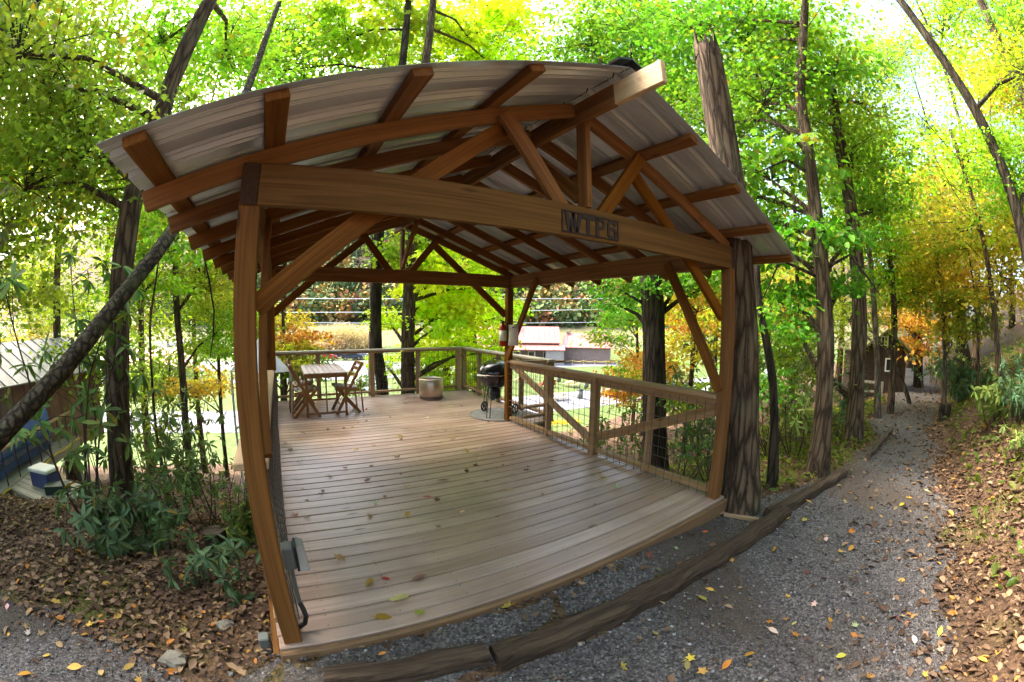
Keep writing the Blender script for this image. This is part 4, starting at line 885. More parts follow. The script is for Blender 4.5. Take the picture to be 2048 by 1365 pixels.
# ------------------------------------------------------------------ rhododendrons and small plants
def rhodo_mesh(seed, hgt_, spread, stems, whorls, size=0.15):
    g = np.random.default_rng(seed); rd = random.Random(seed); mb = MB(); tips = []; axes = []
    for i in range(stems):
        a = rd.uniform(0, 6.28); r_ = spread*rd.uniform(.3, 1); h_ = hgt_*rd.uniform(.55, 1)
        p0 = Vector((rd.uniform(-.08, .08), rd.uniform(-.08, .08), -0.15)); p3 = Vector((r_*math.cos(a), r_*math.sin(a), h_)); bend = Vector((rd.uniform(-.2, .2), rd.uniform(-.2, .2), 0))
        p1 = p0.lerp(p3, .35)+bend*.8+Vector((0, 0, -.1*h_)); p2 = p0.lerp(p3, .7)+bend
        r0 = 0.006+0.0035*hgt_; mb.tube([p0, p1, p2, p3], [r0, r0*.8, r0*.55, r0*.3], 6, False)
        for k in range(whorls):
            t = rd.uniform(.45, 1.0); q = p1.lerp(p2, (t-.35)/.35) if t < .7 else p2.lerp(p3, (t-.7)/.3)
            e = q+Vector((rd.gauss(0, .22), rd.gauss(0, .22), rd.uniform(-.05, .28)))*(0.5+0.25*hgt_)
            mb.tube([q, (q+e)/2+Vector((0, 0, .03)), e], [r0*.4, r0*.3, r0*.2], 4, False); tips.append(e); axes.append((e-q).normalized())
    per = 9; n = len(tips)*per; P = np.repeat(np.array([tuple(t) for t in tips]), per, 0); ax = np.repeat(np.array([tuple(a) for a in axes]), per, 0)
    rv_ = unit(np.cross(ax, g.normal(size=(n, 3)))); T = rv_*1.0+ax*g.uniform(-.25, .45, (n, 1)); T[:, 2] -= g.uniform(.1, .75, n)
    Nn = ax+np.array([0, 0, .6]); s = size*(0.7+0.55*g.random(n)); V, F, k = leaves(P+rv_*.006, T, Nn, s, 0.27, 'lance', .05)
    return np_mesh('foliage', V, F, M['rhodo'], False, np.repeat(g.random(n), k)), pmesh('stems', mb.V, mb.F, M['twig'])
RH = [rhodo_mesh(1, 2.6, 1.1, 7, 9), rhodo_mesh(2, 2.2, 0.9, 6, 9), rhodo_mesh(3, 0.75, 0.55, 9, 7, 0.16), rhodo_mesh(4, 3.3, 1.2, 7, 10), rhodo_mesh(5, 0.35, 0.3, 6, 5, 0.10)]
RC, RC2 = (0.17, 0.23, 0.06), (0.10, 0.17, 0.07)
def shrub(label, u, v, d, kind, sc, col=RC, name='rhododendron', xy=None, group=None):
    if xy is None: p = at(u, v, d); x, y = p.x, p.y
    else: x, y = xy
    o = empty(name, (x, y, H(x, y)), random.uniform(0, 6.28), label, 'shrub', group); o.scale = (sc, sc, sc*random.uniform(.92, 1.08))
    for nm, me_ in zip(('foliage', 'stems'), RH[kind]):
        q = link(bpy.data.objects.new(nm, me_), o)
        if nm == 'foliage': q.color = (*jit(col), 1)
    return o
GR = 'rhododendrons left of the deck'
for (u, v, d, k, sc, c, lb) in (
    (-60, 860, 5.2, 3, 1.0, RC, 'tall drooping rhododendron at the left edge in front of the cabin'),
    (150, 950, 4.9, 0, 1.05, RC, 'leggy rhododendron just left of the old tree'),
    (330, 950, 5.2, 1, .8, RC, 'open rhododendron right of the old tree with bare crossing stems'),
    (400, 1000, 5.0, 1, .62, RC, 'rhododendron near the slim straight tree'),
    (440, 960, 4.6, 0, .5, RC, 'small rhododendron against the outside of the left railing'),
    (300, 900, 7.6, 0, .8, (0.22, 0.25, 0.04), 'yellowish rhododendron on the slope beyond the old tree'),
    (250, 1090, 3.8, 2, .8, RC2, 'low broad leaved rhododendron at the foot of the old tree'),
    (320, 1120, 3.9, 2, .6, RC2, 'small low rhododendron right beside the broad leaved one'),
    (425, 1195, 2.75, 4, 1.0, RC2, 'tiny evergreen seedling in the leaf litter near the deck'),
    (480, 1010, 4.3, 2, .7, RC, 'low rhododendron by the stump')):
    shrub(lb, u, v, d, k, sc, c, group=GR)
GR2 = 'rhododendrons beyond the right railing'
for (u, v, d, k, sc, c, lb) in (
    (1260, 900, 6.6, 1, .62, (0.13, 0.24, 0.04), 'light green rhododendron seen through the right railing, left of the dark trunk'),
    (1370, 900, 5.2, 1, .62, (0.12, 0.20, 0.04), 'rhododendron behind the right half of the right railing'),
    (1420, 950, 5.4, 0, .62, (0.10, 0.18, 0.04), 'rhododendron between the right front post and the dark trunk'),
    (1590, 900, 6.4, 1, .75, RC, 'rhododendron between the thin crooked tree and the tall slim tree'),
    (1540, 900, 6.8, 0, .6, RC, 'rhododendron behind the thin crooked tree'),
    (1680, 850, 7.6, 1, .62, RC2, 'dark rhododendron beside the second pale trunk'),
    (1610, 800, 9.0, 3, .75, RC, 'tall rhododendron on the slope left of the shed'),
    (1180, 900, 8.5, 1, .6, (0.15, 0.25, 0.04), 'low rhododendron below the railing near the grill'),
    (1460, 940, 7.5, 3, .7, RC, 'rhododendron hidden behind the snag'),
    (880, 900, 10.5, 1, .75, LG, 'bright green shrub below the far corner of the deck'),
    (1000, 900, 9.0, 1, .7, LG, 'bright green shrub below the grill end of the deck')):
    shrub(lb, u, v, d, k, sc, c, group=GR2)
for (u, v, d, k, sc, c, lb) in (
    (2040, 860, 7.2, 2, .7, RC2, 'dark low shrub on the bank at the right picture edge'), (1990, 830, 7.5, 2, .9, (0.20, 0.24, 0.05), 'pale green low shrub on the bank below the slender mossy tree'), (2040, 800, 7.0, 1, .5, RC2, 'dark leggy shrub high on the bank at the right edge'),
    (1930, 790, 11, 2, 1.2, RC2, 'dark shrub on the bank below the double trunk'), (1860, 775, 13.5, 1, .7, RC2, 'dark leggy shrub beside the path beyond the broken stump'), (1900, 770, 13, 1, .7, RC, 'green leggy shrub on the bank beyond the broken stump'), (2020, 950, 5.6, 4, .8, (0.16, 0.20, 0.04), 'small pale seedling low on the bank at the right edge')):
    shrub(lb, u, v, d, k, sc, c, group='shrubs on the bank')
# hanging vine left of the shelter
p = [at(418, 560, 4.2), at(428, 620, 4.2), at(427, 670, 4.2), at(420, 718, 4.2)]; p.insert(0, at(405, 500, 4.2))
V, F = tube_v(p, [0.007, 0.009, 0.009, 0.008, 0.004], 6); tag(link(bpy.data.objects.new('hanging_vine', pmesh('hanging_vine', V, F, M['bark_dark']))), 'thin dark vine hanging free left of the front left post', 'vine')

# ------------------------------------------------------------------ leaf litter, gravel stones, fallen leaves
def litter_mat():
    mt, nt, bs = new_mat('litter_leaves'); at_ = nd(nt, 'ShaderNodeAttribute', attribute_name='rnd')
    c = ramp(nt, at_.outputs['Fac'], [(0.0, (0.055, 0.03, 0.018)), (0.35, (0.09, 0.048, 0.027)), (0.6, (0.155, 0.088, 0.048)), (0.80, (0.22, 0.135, 0.078)), (0.93, (0.32, 0.21, 0.12)), (0.97, (0.46, 0.27, 0.06)), (0.99, (0.42, 0.16, 0.03))])
    nt.links.new(c, bs.inputs['Base Color']); bs.inputs['Roughness'].default_value = 0.75; bs.inputs['Specular IOR Level'].default_value = 0.25; return mt
M['litter'] = litter_mat()
g = np.random.default_rng(99)
def scatter(n, x0, x1, ya, yb): return g.uniform(x0, x1, n), g.uniform(ya, yb, n)
def flat_leaves(name, x, y, size, mat, lift=0.012, tilt=0.35, wid=0.55, rr=None):
    n = len(x); z = hgt(x, y)+lift+g.random(n)*0.02; P = np.stack([x, y, z], 1); a = g.uniform(0, 2*np.pi, n)
    T = np.stack([np.cos(a), np.sin(a), g.normal(0, tilt*.6, n)], 1); Nn = np.stack([g.normal(0, tilt, n), g.normal(0, tilt, n), np.ones(n)], 1)
    V, F, k = leaves(P, T, Nn, size*(.35+1.4*g.random(n)**1.5), wid, 'lance', .16)
    o = link(bpy.data.objects.new(name, np_mesh(name, V, F, mat, False, np.repeat(g.random(n) if rr is None else rr, k)))); return o
def in_deck(x, y): return (x > -0.06) & (x < 4.2) & (y > -0.06) & (y < 6.7)
xs, ys = scatter(80000, -9, 15, -6, 9)
dist = np.hypot(xs-CAM[0], ys-CAM[1]); yl = np.interp(xs, PX, PL); yr = np.interp(xs, QX, QR)
onpath = (ys < yl) & (ys > yr); edge = np.clip((yr+1.5-ys)/1.5, 0, 1)*(xs > 1)
prob = np.where(onpath, 0.11+0.85*edge**1.7+0.12*S(.35, 0, yl-ys)+0.35*S(5, 10, xs), 1.0)*np.clip(1.5-dist/11, 0.25, 1)
xs2, ys2 = scatter(15000, -4.5, 0.0, 0.0, 4.0); xs3, ys3 = scatter(16000, 1.5, 7.5, -4.5, -1.2)
k2 = ys2 > np.interp(xs2, PX, PL)-0.05; k3 = ys3 < np.interp(xs3, QX, QR)+0.25*g.random(len(xs3))
xs, ys, prob = np.concatenate([xs, xs2[k2], xs3[k3]]), np.concatenate([ys, ys2[k2], ys3[k3]]), np.concatenate([prob, np.full(k2.sum(), .8), np.full(k3.sum(), .7)])
keep = (~in_deck(xs, ys)) & (g.random(len(xs)) < prob)
tag(flat_leaves('leaf_litter', xs[keep], ys[keep], 0.052, M['litter'], 0.008), 'brown fallen leaves carpeting the wood floor and the edge of the path', 'leaf litter', kind='stuff')
xs, ys = scatter(16000, -3, 16, -7, -1.0); yr = np.interp(xs, QX, QR); k_ = (ys < yr-0.25) & (g.random(len(xs)) < 0.75) & (xs > 3.4)
P_ = flat_leaves('bank_plants', xs[k_], ys[k_], 0.075, M['leaf'], 0.05, 0.9); P_.color = (0.15, 0.19, 0.03, 1); tag(P_, 'low green and yellow seedlings covering the bank', 'ground plants', kind='stuff')
xs, ys = scatter(7000, 4.3, 12, -0.7, 2.5); yl = np.interp(xs, PX, PL); k_ = (ys > yl+0.12)
P_ = flat_leaves('verge_plants', xs[k_], ys[k_], 0.07, M['leaf'], 0.04, 0.9); P_.color = (0.17, 0.20, 0.03, 1); tag(P_, 'low grass and seedlings between the path and the trees', 'ground plants', kind='stuff')
# gravel: real stones close to the camera
xs, ys = scatter(52000, -3.2, 6.5, -3.0, 1.0); yl = np.interp(xs, PX, PL); yr = np.interp(xs, QX, QR); dist = np.hypot(xs-CAM[0], ys-CAM[1])
k_ = (ys < yl+0.08) & (ys > yr-0.1) & (g.random(len(xs)) < np.clip(2.6/(dist+0.2)-0.25, 0, 1)); xs, ys = xs[k_], ys[k_]; n = len(xs)
sz = 0.0058*(0.5+2.2*g.random(n)**4)[:, None, None]; oct_ = np.array([(1, 0, 0), (0, 1, 0), (-1, 0, 0), (0, -1, 0), (0, 0, .7), (0, 0, -.7)])[None]*(0.7+0.6*g.random((n, 6, 1)))
a = g.uniform(0, 6.28, n); ca, sa = np.cos(a)[:, None], np.sin(a)[:, None]; X_ = oct_[..., 0]*ca-oct_[..., 1]*sa; Y_ = oct_[..., 0]*sa+oct_[..., 1]*ca
V = np.stack([X_, Y_, oct_[..., 2]], -1)*sz+np.stack([xs, ys, hgt(xs, ys)+0.014], 1)[:, None, :]
tri = np.array([(0, 1, 4), (1, 2, 4), (2, 3, 4), (3, 0, 4), (1, 0, 5), (2, 1, 5), (3, 2, 5), (0, 3, 5)]); F = (np.arange(n)[:, None, None]*6+tri[None]).reshape(-1, 3)
def pebble_mat():
    mt, nt, bs = new_mat('gravel_stones'); at_ = nd(nt, 'ShaderNodeAttribute', attribute_name='rnd')
    nt.links.new(ramp(nt, at_.outputs['Fac'], [(0, (0.035, 0.032, 0.032)), (0.6, (0.105, 0.097, 0.096)), (0.9, (0.22, 0.205, 0.20)), (1, (0.42, 0.39, 0.38))]), bs.inputs['Base Color']); bs.inputs['Roughness'].default_value = 0.7; return mt
o = link(bpy.data.objects.new('gravel_stones', np_mesh('gravel_stones', V.reshape(-1, 3), F, pebble_mat(), False, np.repeat(g.random(n), 8)))); tag(o, 'crushed grey stones lying loose on the path', 'gravel', kind='stuff')
# single fallen leaves
def fl_mesh(seed, lobed):
    rd = random.Random(seed); n = 20 if lobed else 12; V = [(0, 0, 0.012)]; cu = rd.uniform(.2, .7)
    for i in range(n):
        a = 2*math.pi*i/n; r_ = (0.80+0.24*math.cos(5*a)+0.08*math.cos(10*a)*rd.uniform(.3, 1))*rd.uniform(.85, 1.12) if lobed else 1.0*rd.uniform(.93, 1.05)
        x, y = r_*math.cos(a)*(1.0 if not lobed else .95), r_*math.sin(a)*(0.55 if not lobed else .85)
        if not lobed and i == 0: x *= 1.25
        V.append((x*.04, y*.04, .004+.04*cu*(y*y*.9+(.35*x*x if lobed else .1*x*x))+rd.uniform(0, .004)))
    F = [(0, 1+i, 1+(i+1) % n) for i in range(n)]; V += [(-.075, .004, .004), (-.036, .003, .008), (-.036, -.003, .008)]; F.append((n+1, n+2, n+3))
    me_ = pmesh('fallen_leaf', V, F, M['dry']); at_ = me_.attributes.new('rnd', 'FLOAT', 'FACE'); at_.data.foreach_set('value', [rd.uniform(.3, .7)]*len(F)); return me_
FL = [fl_mesh(i, i % 2 == 1) for i in range(8)]
LC = {'brown': (0.16, 0.075, 0.035), 'tan': (0.36, 0.23, 0.12), 'yellow': (0.62, 0.42, 0.06), 'orange': (0.55, 0.22, 0.03), 'pale': (0.60, 0.52, 0.33), 'green': (0.38, 0.40, 0.16), 'red': (0.30, 0.06, 0.03)}
def drop(x, y, z, col, sc, group, label, k=None, tilt=0.15):
    o = bpy.data.objects.new('fallen_leaf', FL[random.randrange(8) if k is None else k]); link(o); o.location = (x, y, z); o.scale = (sc, sc, sc*random.uniform(.6, 1.5))
    o.rotation_euler = (random.gauss(0, tilt), random.gauss(0, tilt), random.uniform(0, 6.28)); o.color = (*jit(LC[col], .25), 1)
    where = ('far half of the deck' if y > 3.3 else 'near half of the deck') if 'deck' in group else ('gravel patch left of the deck' if x < 0 else 'gravel in front of the deck' if x < 3.4 and y > -1.2 else 'gravel in the right foreground' if x < 4.2 else 'gravel farther along the path')
    nm_ = {'green': 'greenish', 'red': 'dark red'}.get(col, col)
    return tag(o, '%s fallen leaf lying on the %s' % (nm_, where), 'leaf', '%s leaves on the %s' % (nm_, where))
def zpx(u, v, z):
    q = ray(u, v); t = (z-CAM[2])/q[2]; return CAM+q*t
spec = [(885, 962, 'brown', 1.3), (735, 962, 'brown', .9), (660, 954, 'tan', .8), (855, 995, 'red', .8), (838, 1157, 'brown', 1.0), (680, 1118, 'tan', .9), (765, 1236, 'brown', .9), (800, 1198, 'green', 1.2), (840, 1227, 'yellow', .8), (925, 1025, 'pale', .8), (770, 995, 'brown', .7), (815, 975, 'tan', .7), (690, 938, 'red', .7), (1305, 998, 'tan', .6), (1190, 1010, 'brown', .5), (960, 918, 'pale', .6), (710, 900, 'tan', .8), (600, 880, 'orange', .8), (1100, 925, 'tan', .6), (1085, 990, 'brown', .5), (640, 990, 'tan', .6), (930, 900, 'brown', .6), (605, 868, 'tan', .9), (625, 860, 'orange', .6)]
for (u, v, c, s_) in spec:
    p = zpx(u, v, 0.004); drop(p[0], p[1], 0.004, c, s_*1.25, 'fallen leaves on the deck', 'dry fallen leaf lying on the deck boards')
for i in range(80):
    x, y = random.uniform(0.15, 3.4), random.uniform(0.3, 6.4); drop(x, y, 0.003, random.choice(['brown', 'brown', 'tan', 'brown', 'pale', 'red', 'brown', 'tan']), random.uniform(.5, 1.15), 'fallen leaves on the deck', 'dry fallen leaf lying on the deck boards')
spec = [(1015, 1237, 'yellow', 1.0), (890, 1240, 'yellow', .9), (1380, 1317, 'yellow', 1.0), (1405, 1343, 'yellow', 1.0), (1500, 1310, 'orange', .8), (1420, 1180, 'yellow', .8), (1575, 1193, 'yellow', .7), (1682, 1312, 'yellow', .9), (1710, 1252, 'pale', .9), (1818, 1228, 'orange', .8), (1480, 1100, 'tan', .8), (1405, 1197, 'green', 1.1), (1310, 1268, 'tan', .8), (1525, 1375, 'yellow', 1.0), (1590, 1270, 'orange', .9), (1660, 1240, 'orange', .7), (1740, 1355, 'orange', .9), (180, 1250, 'yellow', 1.0), (200, 1245, 'orange', .9), (120, 1290, 'tan', 1.0), (150, 1335, 'yellow', 1.1), (50, 1350, 'orange', 1.1), (15, 1215, 'pale', .9), (60, 1225, 'tan', 1.0), (365, 1252, 'yellow', .9), (235, 1285, 'tan', 1.1), (115, 1205, 'yellow', .9), (1225, 1070, 'yellow', .7), (1350, 1110, 'pale', .6), (710, 1306, 'yellow', .7), (1160, 1290, 'pale', .6), (925, 1335, 'pale', .7), (1545, 1262, 'pale', .9), (1880, 1300, 'pale', .9), (1960, 1330, 'yellow', .9), (1990, 1190, 'orange', .9)]
for (u, v, c, s_) in spec:
    p = zpx(u, v, -0.13); drop(p[0], p[1], H(p[0], p[1])+0.018, c, s_*.9, 'fallen leaves on the gravel', 'fallen autumn leaf lying on the grey gravel')
cnt = 0
while cnt < 190:
    x, y = random.uniform(-2.5, 6.5), random.uniform(-2.6, 0.8)
    if y > np.interp(x, PX, PL)-0.02 or y < np.interp(x, QX, QR)-0.2 or (x-CAM[0])**2+(y-CAM[1])**2 < 0.5: continue
    drop(x, y, H(x, y)+0.018, random.choice(['brown', 'tan', 'tan', 'yellow', 'orange', 'pale', 'brown', 'yellow']), random.uniform(.45, .95), 'fallen leaves on the gravel', 'fallen autumn leaf lying on the grey gravel', tilt=.25); cnt += 1

# ------------------------------------------------------------------ shed beyond the path
def gable(e, x0, x1, y0_, y1, z0, ze, zr_, ov, wall, roof, roof_th=0.06, ridge='y', names=('wall', 'roof')):
    """box with gable roof; ridge along local y"""
    xm = (x0+x1)/2; mb = MB()
    mb.add([(x0, y0_, z0), (x1, y0_, z0), (x1, y0_, ze), (xm, y0_, zr_), (x0, y0_, ze), (x0, y1, z0), (x1, y1, z0), (x1, y1, ze), (xm, y1, zr_), (x0, y1, ze)],
           [(0, 1, 2, 3, 4), (9, 8, 7, 6, 5), (1, 6, 7, 2), (5, 0, 4, 9)])
    mb.build(names[0], wall, e)
    k = (zr_-ze)/(xm-x0)
    for s in (-1, 1):
        xe_ = x0-ov if s < 0 else x1+ov; zz = ze-ov*k
        m2 = MB(); V = [(xe_, y0_-ov, zz), (xm, y0_-ov, zr_), (xm, y1+ov, zr_), (xe_, y1+ov, zz)]
        V = [(a, b, c+0.02) for a, b, c in V]+[(a, b, c+0.02+roof_th) for a, b, c in V]
        m2.add(V, [(0, 1, 2, 3), (4, 7, 6, 5), (0, 4, 5, 1), (1, 5, 6, 2), (2, 6, 7, 3), (3, 7, 4, 0)]).build(names[1], roof, e)
def local_box(e, name, mat, *b): return MB().bbox(*b, 0.006).build(name, mat, e)
ps = azel(82.2, -9.4, 13.2); zs = H(ps.x, ps.y)-0.15
shed = empty('garden_shed', (ps.x, ps.y, zs), R(-90+30), 'small dark board shed with gable roof and white windows at the end of the path', 'shed')
gable(shed, -0.75, 0.65, 0, 2.0, 0.0, 1.35, 1.85, 0.18, M['shed_wall'], M['mossroof'])
for i in range(9): local_box(shed, 'wall_board', M['shed_wall'], -0.74+i*0.155, -0.74+i*0.155+0.145, -0.025, -0.004, 0.02, 1.33)
def window(e, x0, x1, z0, z1, y=-0.03):
    f = MB(); t = 0.035
    for b in ((x0, x1, z0, z0+t), (x0, x1, z1-t, z1), (x0, x0+t, z0+t, z1-t), (x1-t, x1, z0+t, z1-t), ((x0+x1)/2-.012, (x0+x1)/2+.012, z0+t, z1-t)): f.box(b[0], b[1], y-0.03, y, b[2], b[3])
    w = f.build('window', M['white'], e); MB().box(x0+t, x1-t, y-0.012, y-0.008, z0+t, z1-t).build('pane', M['glass'], w); return w
window(shed, -0.22, 0.02, 1.45, 1.72, -0.005); window(shed, -0.05, 0.32, 0.75, 1.12)
MB().bar((-0.95, -0.6, 0.0), (-0.95, -0.6, 0.55), .05, .05).bar((-0.35, -0.7, 0.0), (-0.35, -0.7, 0.55), .05, .05).bar((-0.95, -0.6, .52), (-0.35, -0.7, .52), .05, .06).bar((-0.95, -0.6, .28), (-0.35, -0.7, .28), .04, .05).build('porch_rail', M['grey_timber'], shed)

# ------------------------------------------------------------------ neighbouring cabin down the slope, left edge
ca = Vector((-6.3, 9.6, 0)); cdir = math.atan2(-0.945, 0.327)
cabin = empty('cabin', (-7.3, 7.6, -1.35), R(-18), 'brown cabin with ribbed grey metal roof at the left edge', 'cabin')
gable(cabin, -1.5, 1.3, -2.6, 2.9, 0.0, 1.85, 2.5, 0.28, M['cabin_wall'], M['cabinroof'], 0.03)
for s in (-1, 1):
    for i in range(17):
        y = -2.8+i*0.37; k = 0.65/1.4; x_e = -0.1+s*1.66
        MB().bar((x_e, y, 2.5-1.66*k+0.062), (-0.1, y, 2.562), 0.03, 0.02).build('roof_rib', M['cabinroof'], cabin)
for i in range(14): local_box(cabin, 'wall_board', M['cabin_wall'], 1.304, 1.325, -2.55+i*0.385, -2.55+i*0.385+0.37, 0.02, 1.82)
cdk = empty('cabin_deck', (-5.3, 6.2, -1.05), R(1), 'raised cabin deck with thin dark balusters and yellow cord along its edge', 'deck')
for i in range(9): local_box(cdk, 'deck_board', M['grey_timber'], -1.35+i*0.15, -1.35+i*0.15+0.143, -2.6, 2.4, -0.035, 0.0)
local_box(cdk, 'fascia', M['grey_timber'], 0.002, 0.04, -2.6, 2.4, -0.23, -0.002)
MB().bar((-0.03, -2.6, .62), (-0.03, 2.4, .62), .09, .04, .004).build('top_rail', M['fresh'], cdk)
for i in range(11): MB().tube([(0.0, -2.5+i*0.48, -.1), (0.0, -2.5+i*0.48, .6)], 0.014, 6).build('baluster', plain('rusty_metal', (0.06, 0.03, 0.022), .7) if i == 0 else bpy.data.materials['rusty_metal'], cdk)
for x, y in ((-0.1, -2.4), (-0.1, 0), (-0.1, 2.3)): MB().bbox(x-.07, x+.07, y-.07, y+.07, -1.6, -.24).build('support_post', M['grey_timber'], cdk)
cord = [(0.05, -2.6+i*0.33, -0.05+0.025*math.sin(i*1.9)) for i in range(16)]
MB().tube(cord, 0.016, 6).build('yellow_cord', plain('yellow_cord', (0.62, 0.43, 0.02), .6), cdk)
tp_ = empty('blue_tarp', (-5.75, 6.4, -1.04), 0, 'blue tarp draped like a tent on the cabin deck', 'tarp')
n = 8; V = []; F = []
for j in range(7):
    t = j/6
    for i in range(n+1):
        s_ = i/n; V.append((0.35*math.sin(math.pi*t)-.1+0.28*(1-2*abs(t-.5))*0+(t-.5)*.9, -1.5+2.4*s_, 0.95*math.sin(math.pi*min(max(t*1.0, 0.02), .98))**.8+0.03*math.sin(7*s_+5*t)+.02))
for j in range(6):
    for i in range(n): F.append((j*(n+1)+i, j*(n+1)+i+1, (j+1)*(n+1)+i+1, (j+1)*(n+1)+i))
o = MB().add(V, F).build('sheet', plain('blue_tarpaulin', (0.045, 0.11, 0.36), .4, 0, .25, 5), tp_, True); o.modifiers.new('t', 'SOLIDIFY').thickness = 0.004
MB().bbox(.37, .44, -1.45, .85, 0.30, 0.40, .01).build('dark_band', plain('navy_cloth', (0.02, 0.03, 0.08), .6), tp_)
p = at(100, 1012, 8.6); pz = H(p.x, p.y)
pf = empty('low_platform', (p.x, p.y, pz+0.22), R(-28), 'low grey plank platform on the slope below the cabin deck', 'platform')
for i in range(6): local_box(pf, 'plank', M['grey_timber'], -1.0, 1.1, -0.5+i*0.15, -0.5+i*0.15+.142, -.035, 0)
local_box(pf, 'front_board', M['grey_timber'], -1.0, 1.1, -.54, -.505, -.16, 0.0)
for x in (-0.9, 1.0):
    for y in (-.4, .3): local_box(pf, 'block', M['stone'], x-.09, x+.09, y-.09, y+.09, -.5, -.037)
q = at(97, 985, 8.5); co = empty('cooler', (q.x, q.y, pz+0.222), R(-20), 'blue cooler with white lid on the low platform', 'cooler')
MB().bbox(-.27, .27, -.16, .16, 0, .26, .02).build('body', plain('cooler_blue', (0.03, 0.05, 0.16), .4), co); MB().bbox(-.285, .285, -.175, .175, .262, .33, .02).build('lid', M['white'], co)
q = at(122, 1004, 8.0); bn = empty('green_bin', (q.x, q.y, pz+0.222), R(10), 'flat dark green plastic bin in front of the blue cooler', 'bin')
MB().bbox(-.22, .22, -.13, .13, 0, .13, .015).build('body', plain('bin_green', (0.012, 0.03, 0.022), .5), bn); MB().bbox(-.23, .23, -.14, .14, .132, .15, .008).build('lid', bpy.data.materials['bin_green'], bn)

# ------------------------------------------------------------------ valley: far wood, buildings, cars, poles
def far_mat():
    mt, nt, bs = new_mat('far_wood_leaves'); at_ = nd(nt, 'ShaderNodeAttribute', attribute_name='rnd')
    c = ramp(nt, at_.outputs['Fac'], [(0, (0.05, 0.09, 0.04)), (0.22, (0.09, 0.14, 0.05)), (0.45, (0.16, 0.20, 0.07)), (0.62, (0.26, 0.26, 0.09)), (0.78, (0.38, 0.27, 0.07)), (0.9, (0.36, 0.17, 0.07)), (1, (0.30, 0.12, 0.09))])
    nt.links.new(c, bs.inputs['Base Color']); bs.inputs['Roughness'].default_value = .8; bs.inputs['Specular IOR Level'].default_value = .1; return mt
g = np.random.default_rng(5); P = []; Sz = []; Rn = []
nt2 = 0
while nt2 < 2300:
    s_ = 157+150*g.random()**1.5; lat = g.uniform(-150, 130); x = 0.43*s_+0.9*lat; y = 0.9*s_-0.43*lat
    if y < 40: continue
    nt2 += 1; z = float(hgt(x, y)); r_ = g.uniform(2.6, 4.6); hh = g.uniform(6, 12); tone = min(.98, g.random()**1.3); m_ = 46
    q = unit(g.normal(size=(m_, 3)))*g.random((m_, 1))**.33*np.array([r_, r_, hh*.5])+np.array([x, y, z+hh*.55]); P.append(q)
    Sz.append(np.full(m_, 1.9)*(0.6+.8*g.random(m_))); Rn.append(np.clip(tone+g.normal(0, .05, m_), 0, .999))
P = np.concatenate(P); Sz = np.concatenate(Sz); Rn = np.concatenate(Rn); n = len(P)
V, F, k = leaves(P, g.normal(size=(n, 3)), g.normal(size=(n, 3))+np.array([0, 0, .8]), Sz, .8, 'diamond')
tag(link(bpy.data.objects.new('hillside_wood', np_mesh('hillside_wood', V, F, far_mat(), False, np.repeat(Rn, k)))), 'far autumn wood covering the hillside across the valley', 'woodland', kind='stuff')
def bush(label, az, d, kind, sc, col, z=0.0, cat='shrub', name='shrub'):
    b = azel(az, 0, d); o = empty(name, (b.x, b.y, H(b.x, b.y)+z), 0, label, cat); random.seed(int(az*10+d))
    for i in range(3): add_crown(o, Vector(o.location)+Vector((random.uniform(-1, 1)*sc*2, random.uniform(-1, 1)*sc*2, sc*1.6)), kind, sc, col)
    return o
for i, (az, d, sc, c, lb) in enumerate(((6, 116, 1.3, (0.42, 0.30, 0.20), 'pale pinkish shrub at the foot of the far meadow, left of the dark trunk'), (9.5, 118, 1.5, (0.45, 0.34, 0.22), 'large pale shrub at the foot of the far meadow'), (2.5, 120, 1.2, (0.36, 0.26, 0.14), 'tan shrub at the far left of the meadow'))):
    bush(lb, az, d, 'F', sc, c)
def bframe(az, d): b = azel(az, 0, d); return (b.x, b.y, VAL), -R(az)
# long red roofed building A, front towards the camera; local x right, y away
loc, rz = bframe(33.2, 80)
ba = empty('red_roofed_lodge', loc, rz, 'long lodge with pinkish red metal roof and lower porch roof across the valley', 'building')
def slope_roof(e, name, x0, x1, ya, za, yb, zb_, mat, n, th=0.12):
    w = (x1-x0)/n
    for i in range(n):
        a, b = x0+i*w, x0+(i+1)*w-0.03; V = [(a, ya, za), (b, ya, za), (b, yb, zb_), (a, yb, zb_)]; V = V+[(p, q, r_+th) for p, q, r_ in V]
        MB().add(V, [(3, 2, 1, 0), (4, 5, 6, 7), (0, 1, 5, 4), (1, 2, 6, 5), (2, 3, 7, 6), (3, 0, 4, 7)]).build(name, mat, e)
M['lodge_wall'] = plain('brown_grey_siding', (0.20, 0.15, 0.135), .8, 0, .15, 2); M['lodge_pale'] = plain('grey_wall', (0.30, 0.28, 0.27), .8, 0, .1, 2)
MB().box(-9.0, 6.6, 0, 10, 0, 4.0).build('wall', M['lodge_wall'], ba)
slope_roof(ba, 'roof_panel', -9.4, 7.0, -0.4, 3.9, 5, 6.9, M['redroof'], 16); slope_roof(ba, 'roof_panel', -9.4, 7.0, 10.4, 3.9, 5.0, 6.9, M['redroof'], 4)
slope_roof(ba, 'porch_roof_panel', -9.4, 7.6, -3.2, 2.75, -0.02, 3.55, M['redroof'], 16)
for i in range(7): local_box(ba, 'porch_post', M['lodge_pale'], -9+i*2.7, -8.85+i*2.7, -3.0, -2.85, 0, 2.8)
for i in range(5):
    w_ = local_box(ba, 'window', M['white'], -8+i*2.9, -6.6+i*2.9, -.06, -.01, 1.0, 2.3); MB().box(-7.9+i*2.9, -6.7+i*2.9, -.09, -.065, 1.1, 2.2).build('pane', M['glass'], w_)
local_box(ba, 'corner_wall', M['lodge_pale'], 4.0, 7.2, -2.9, -.02, 0, 2.7)
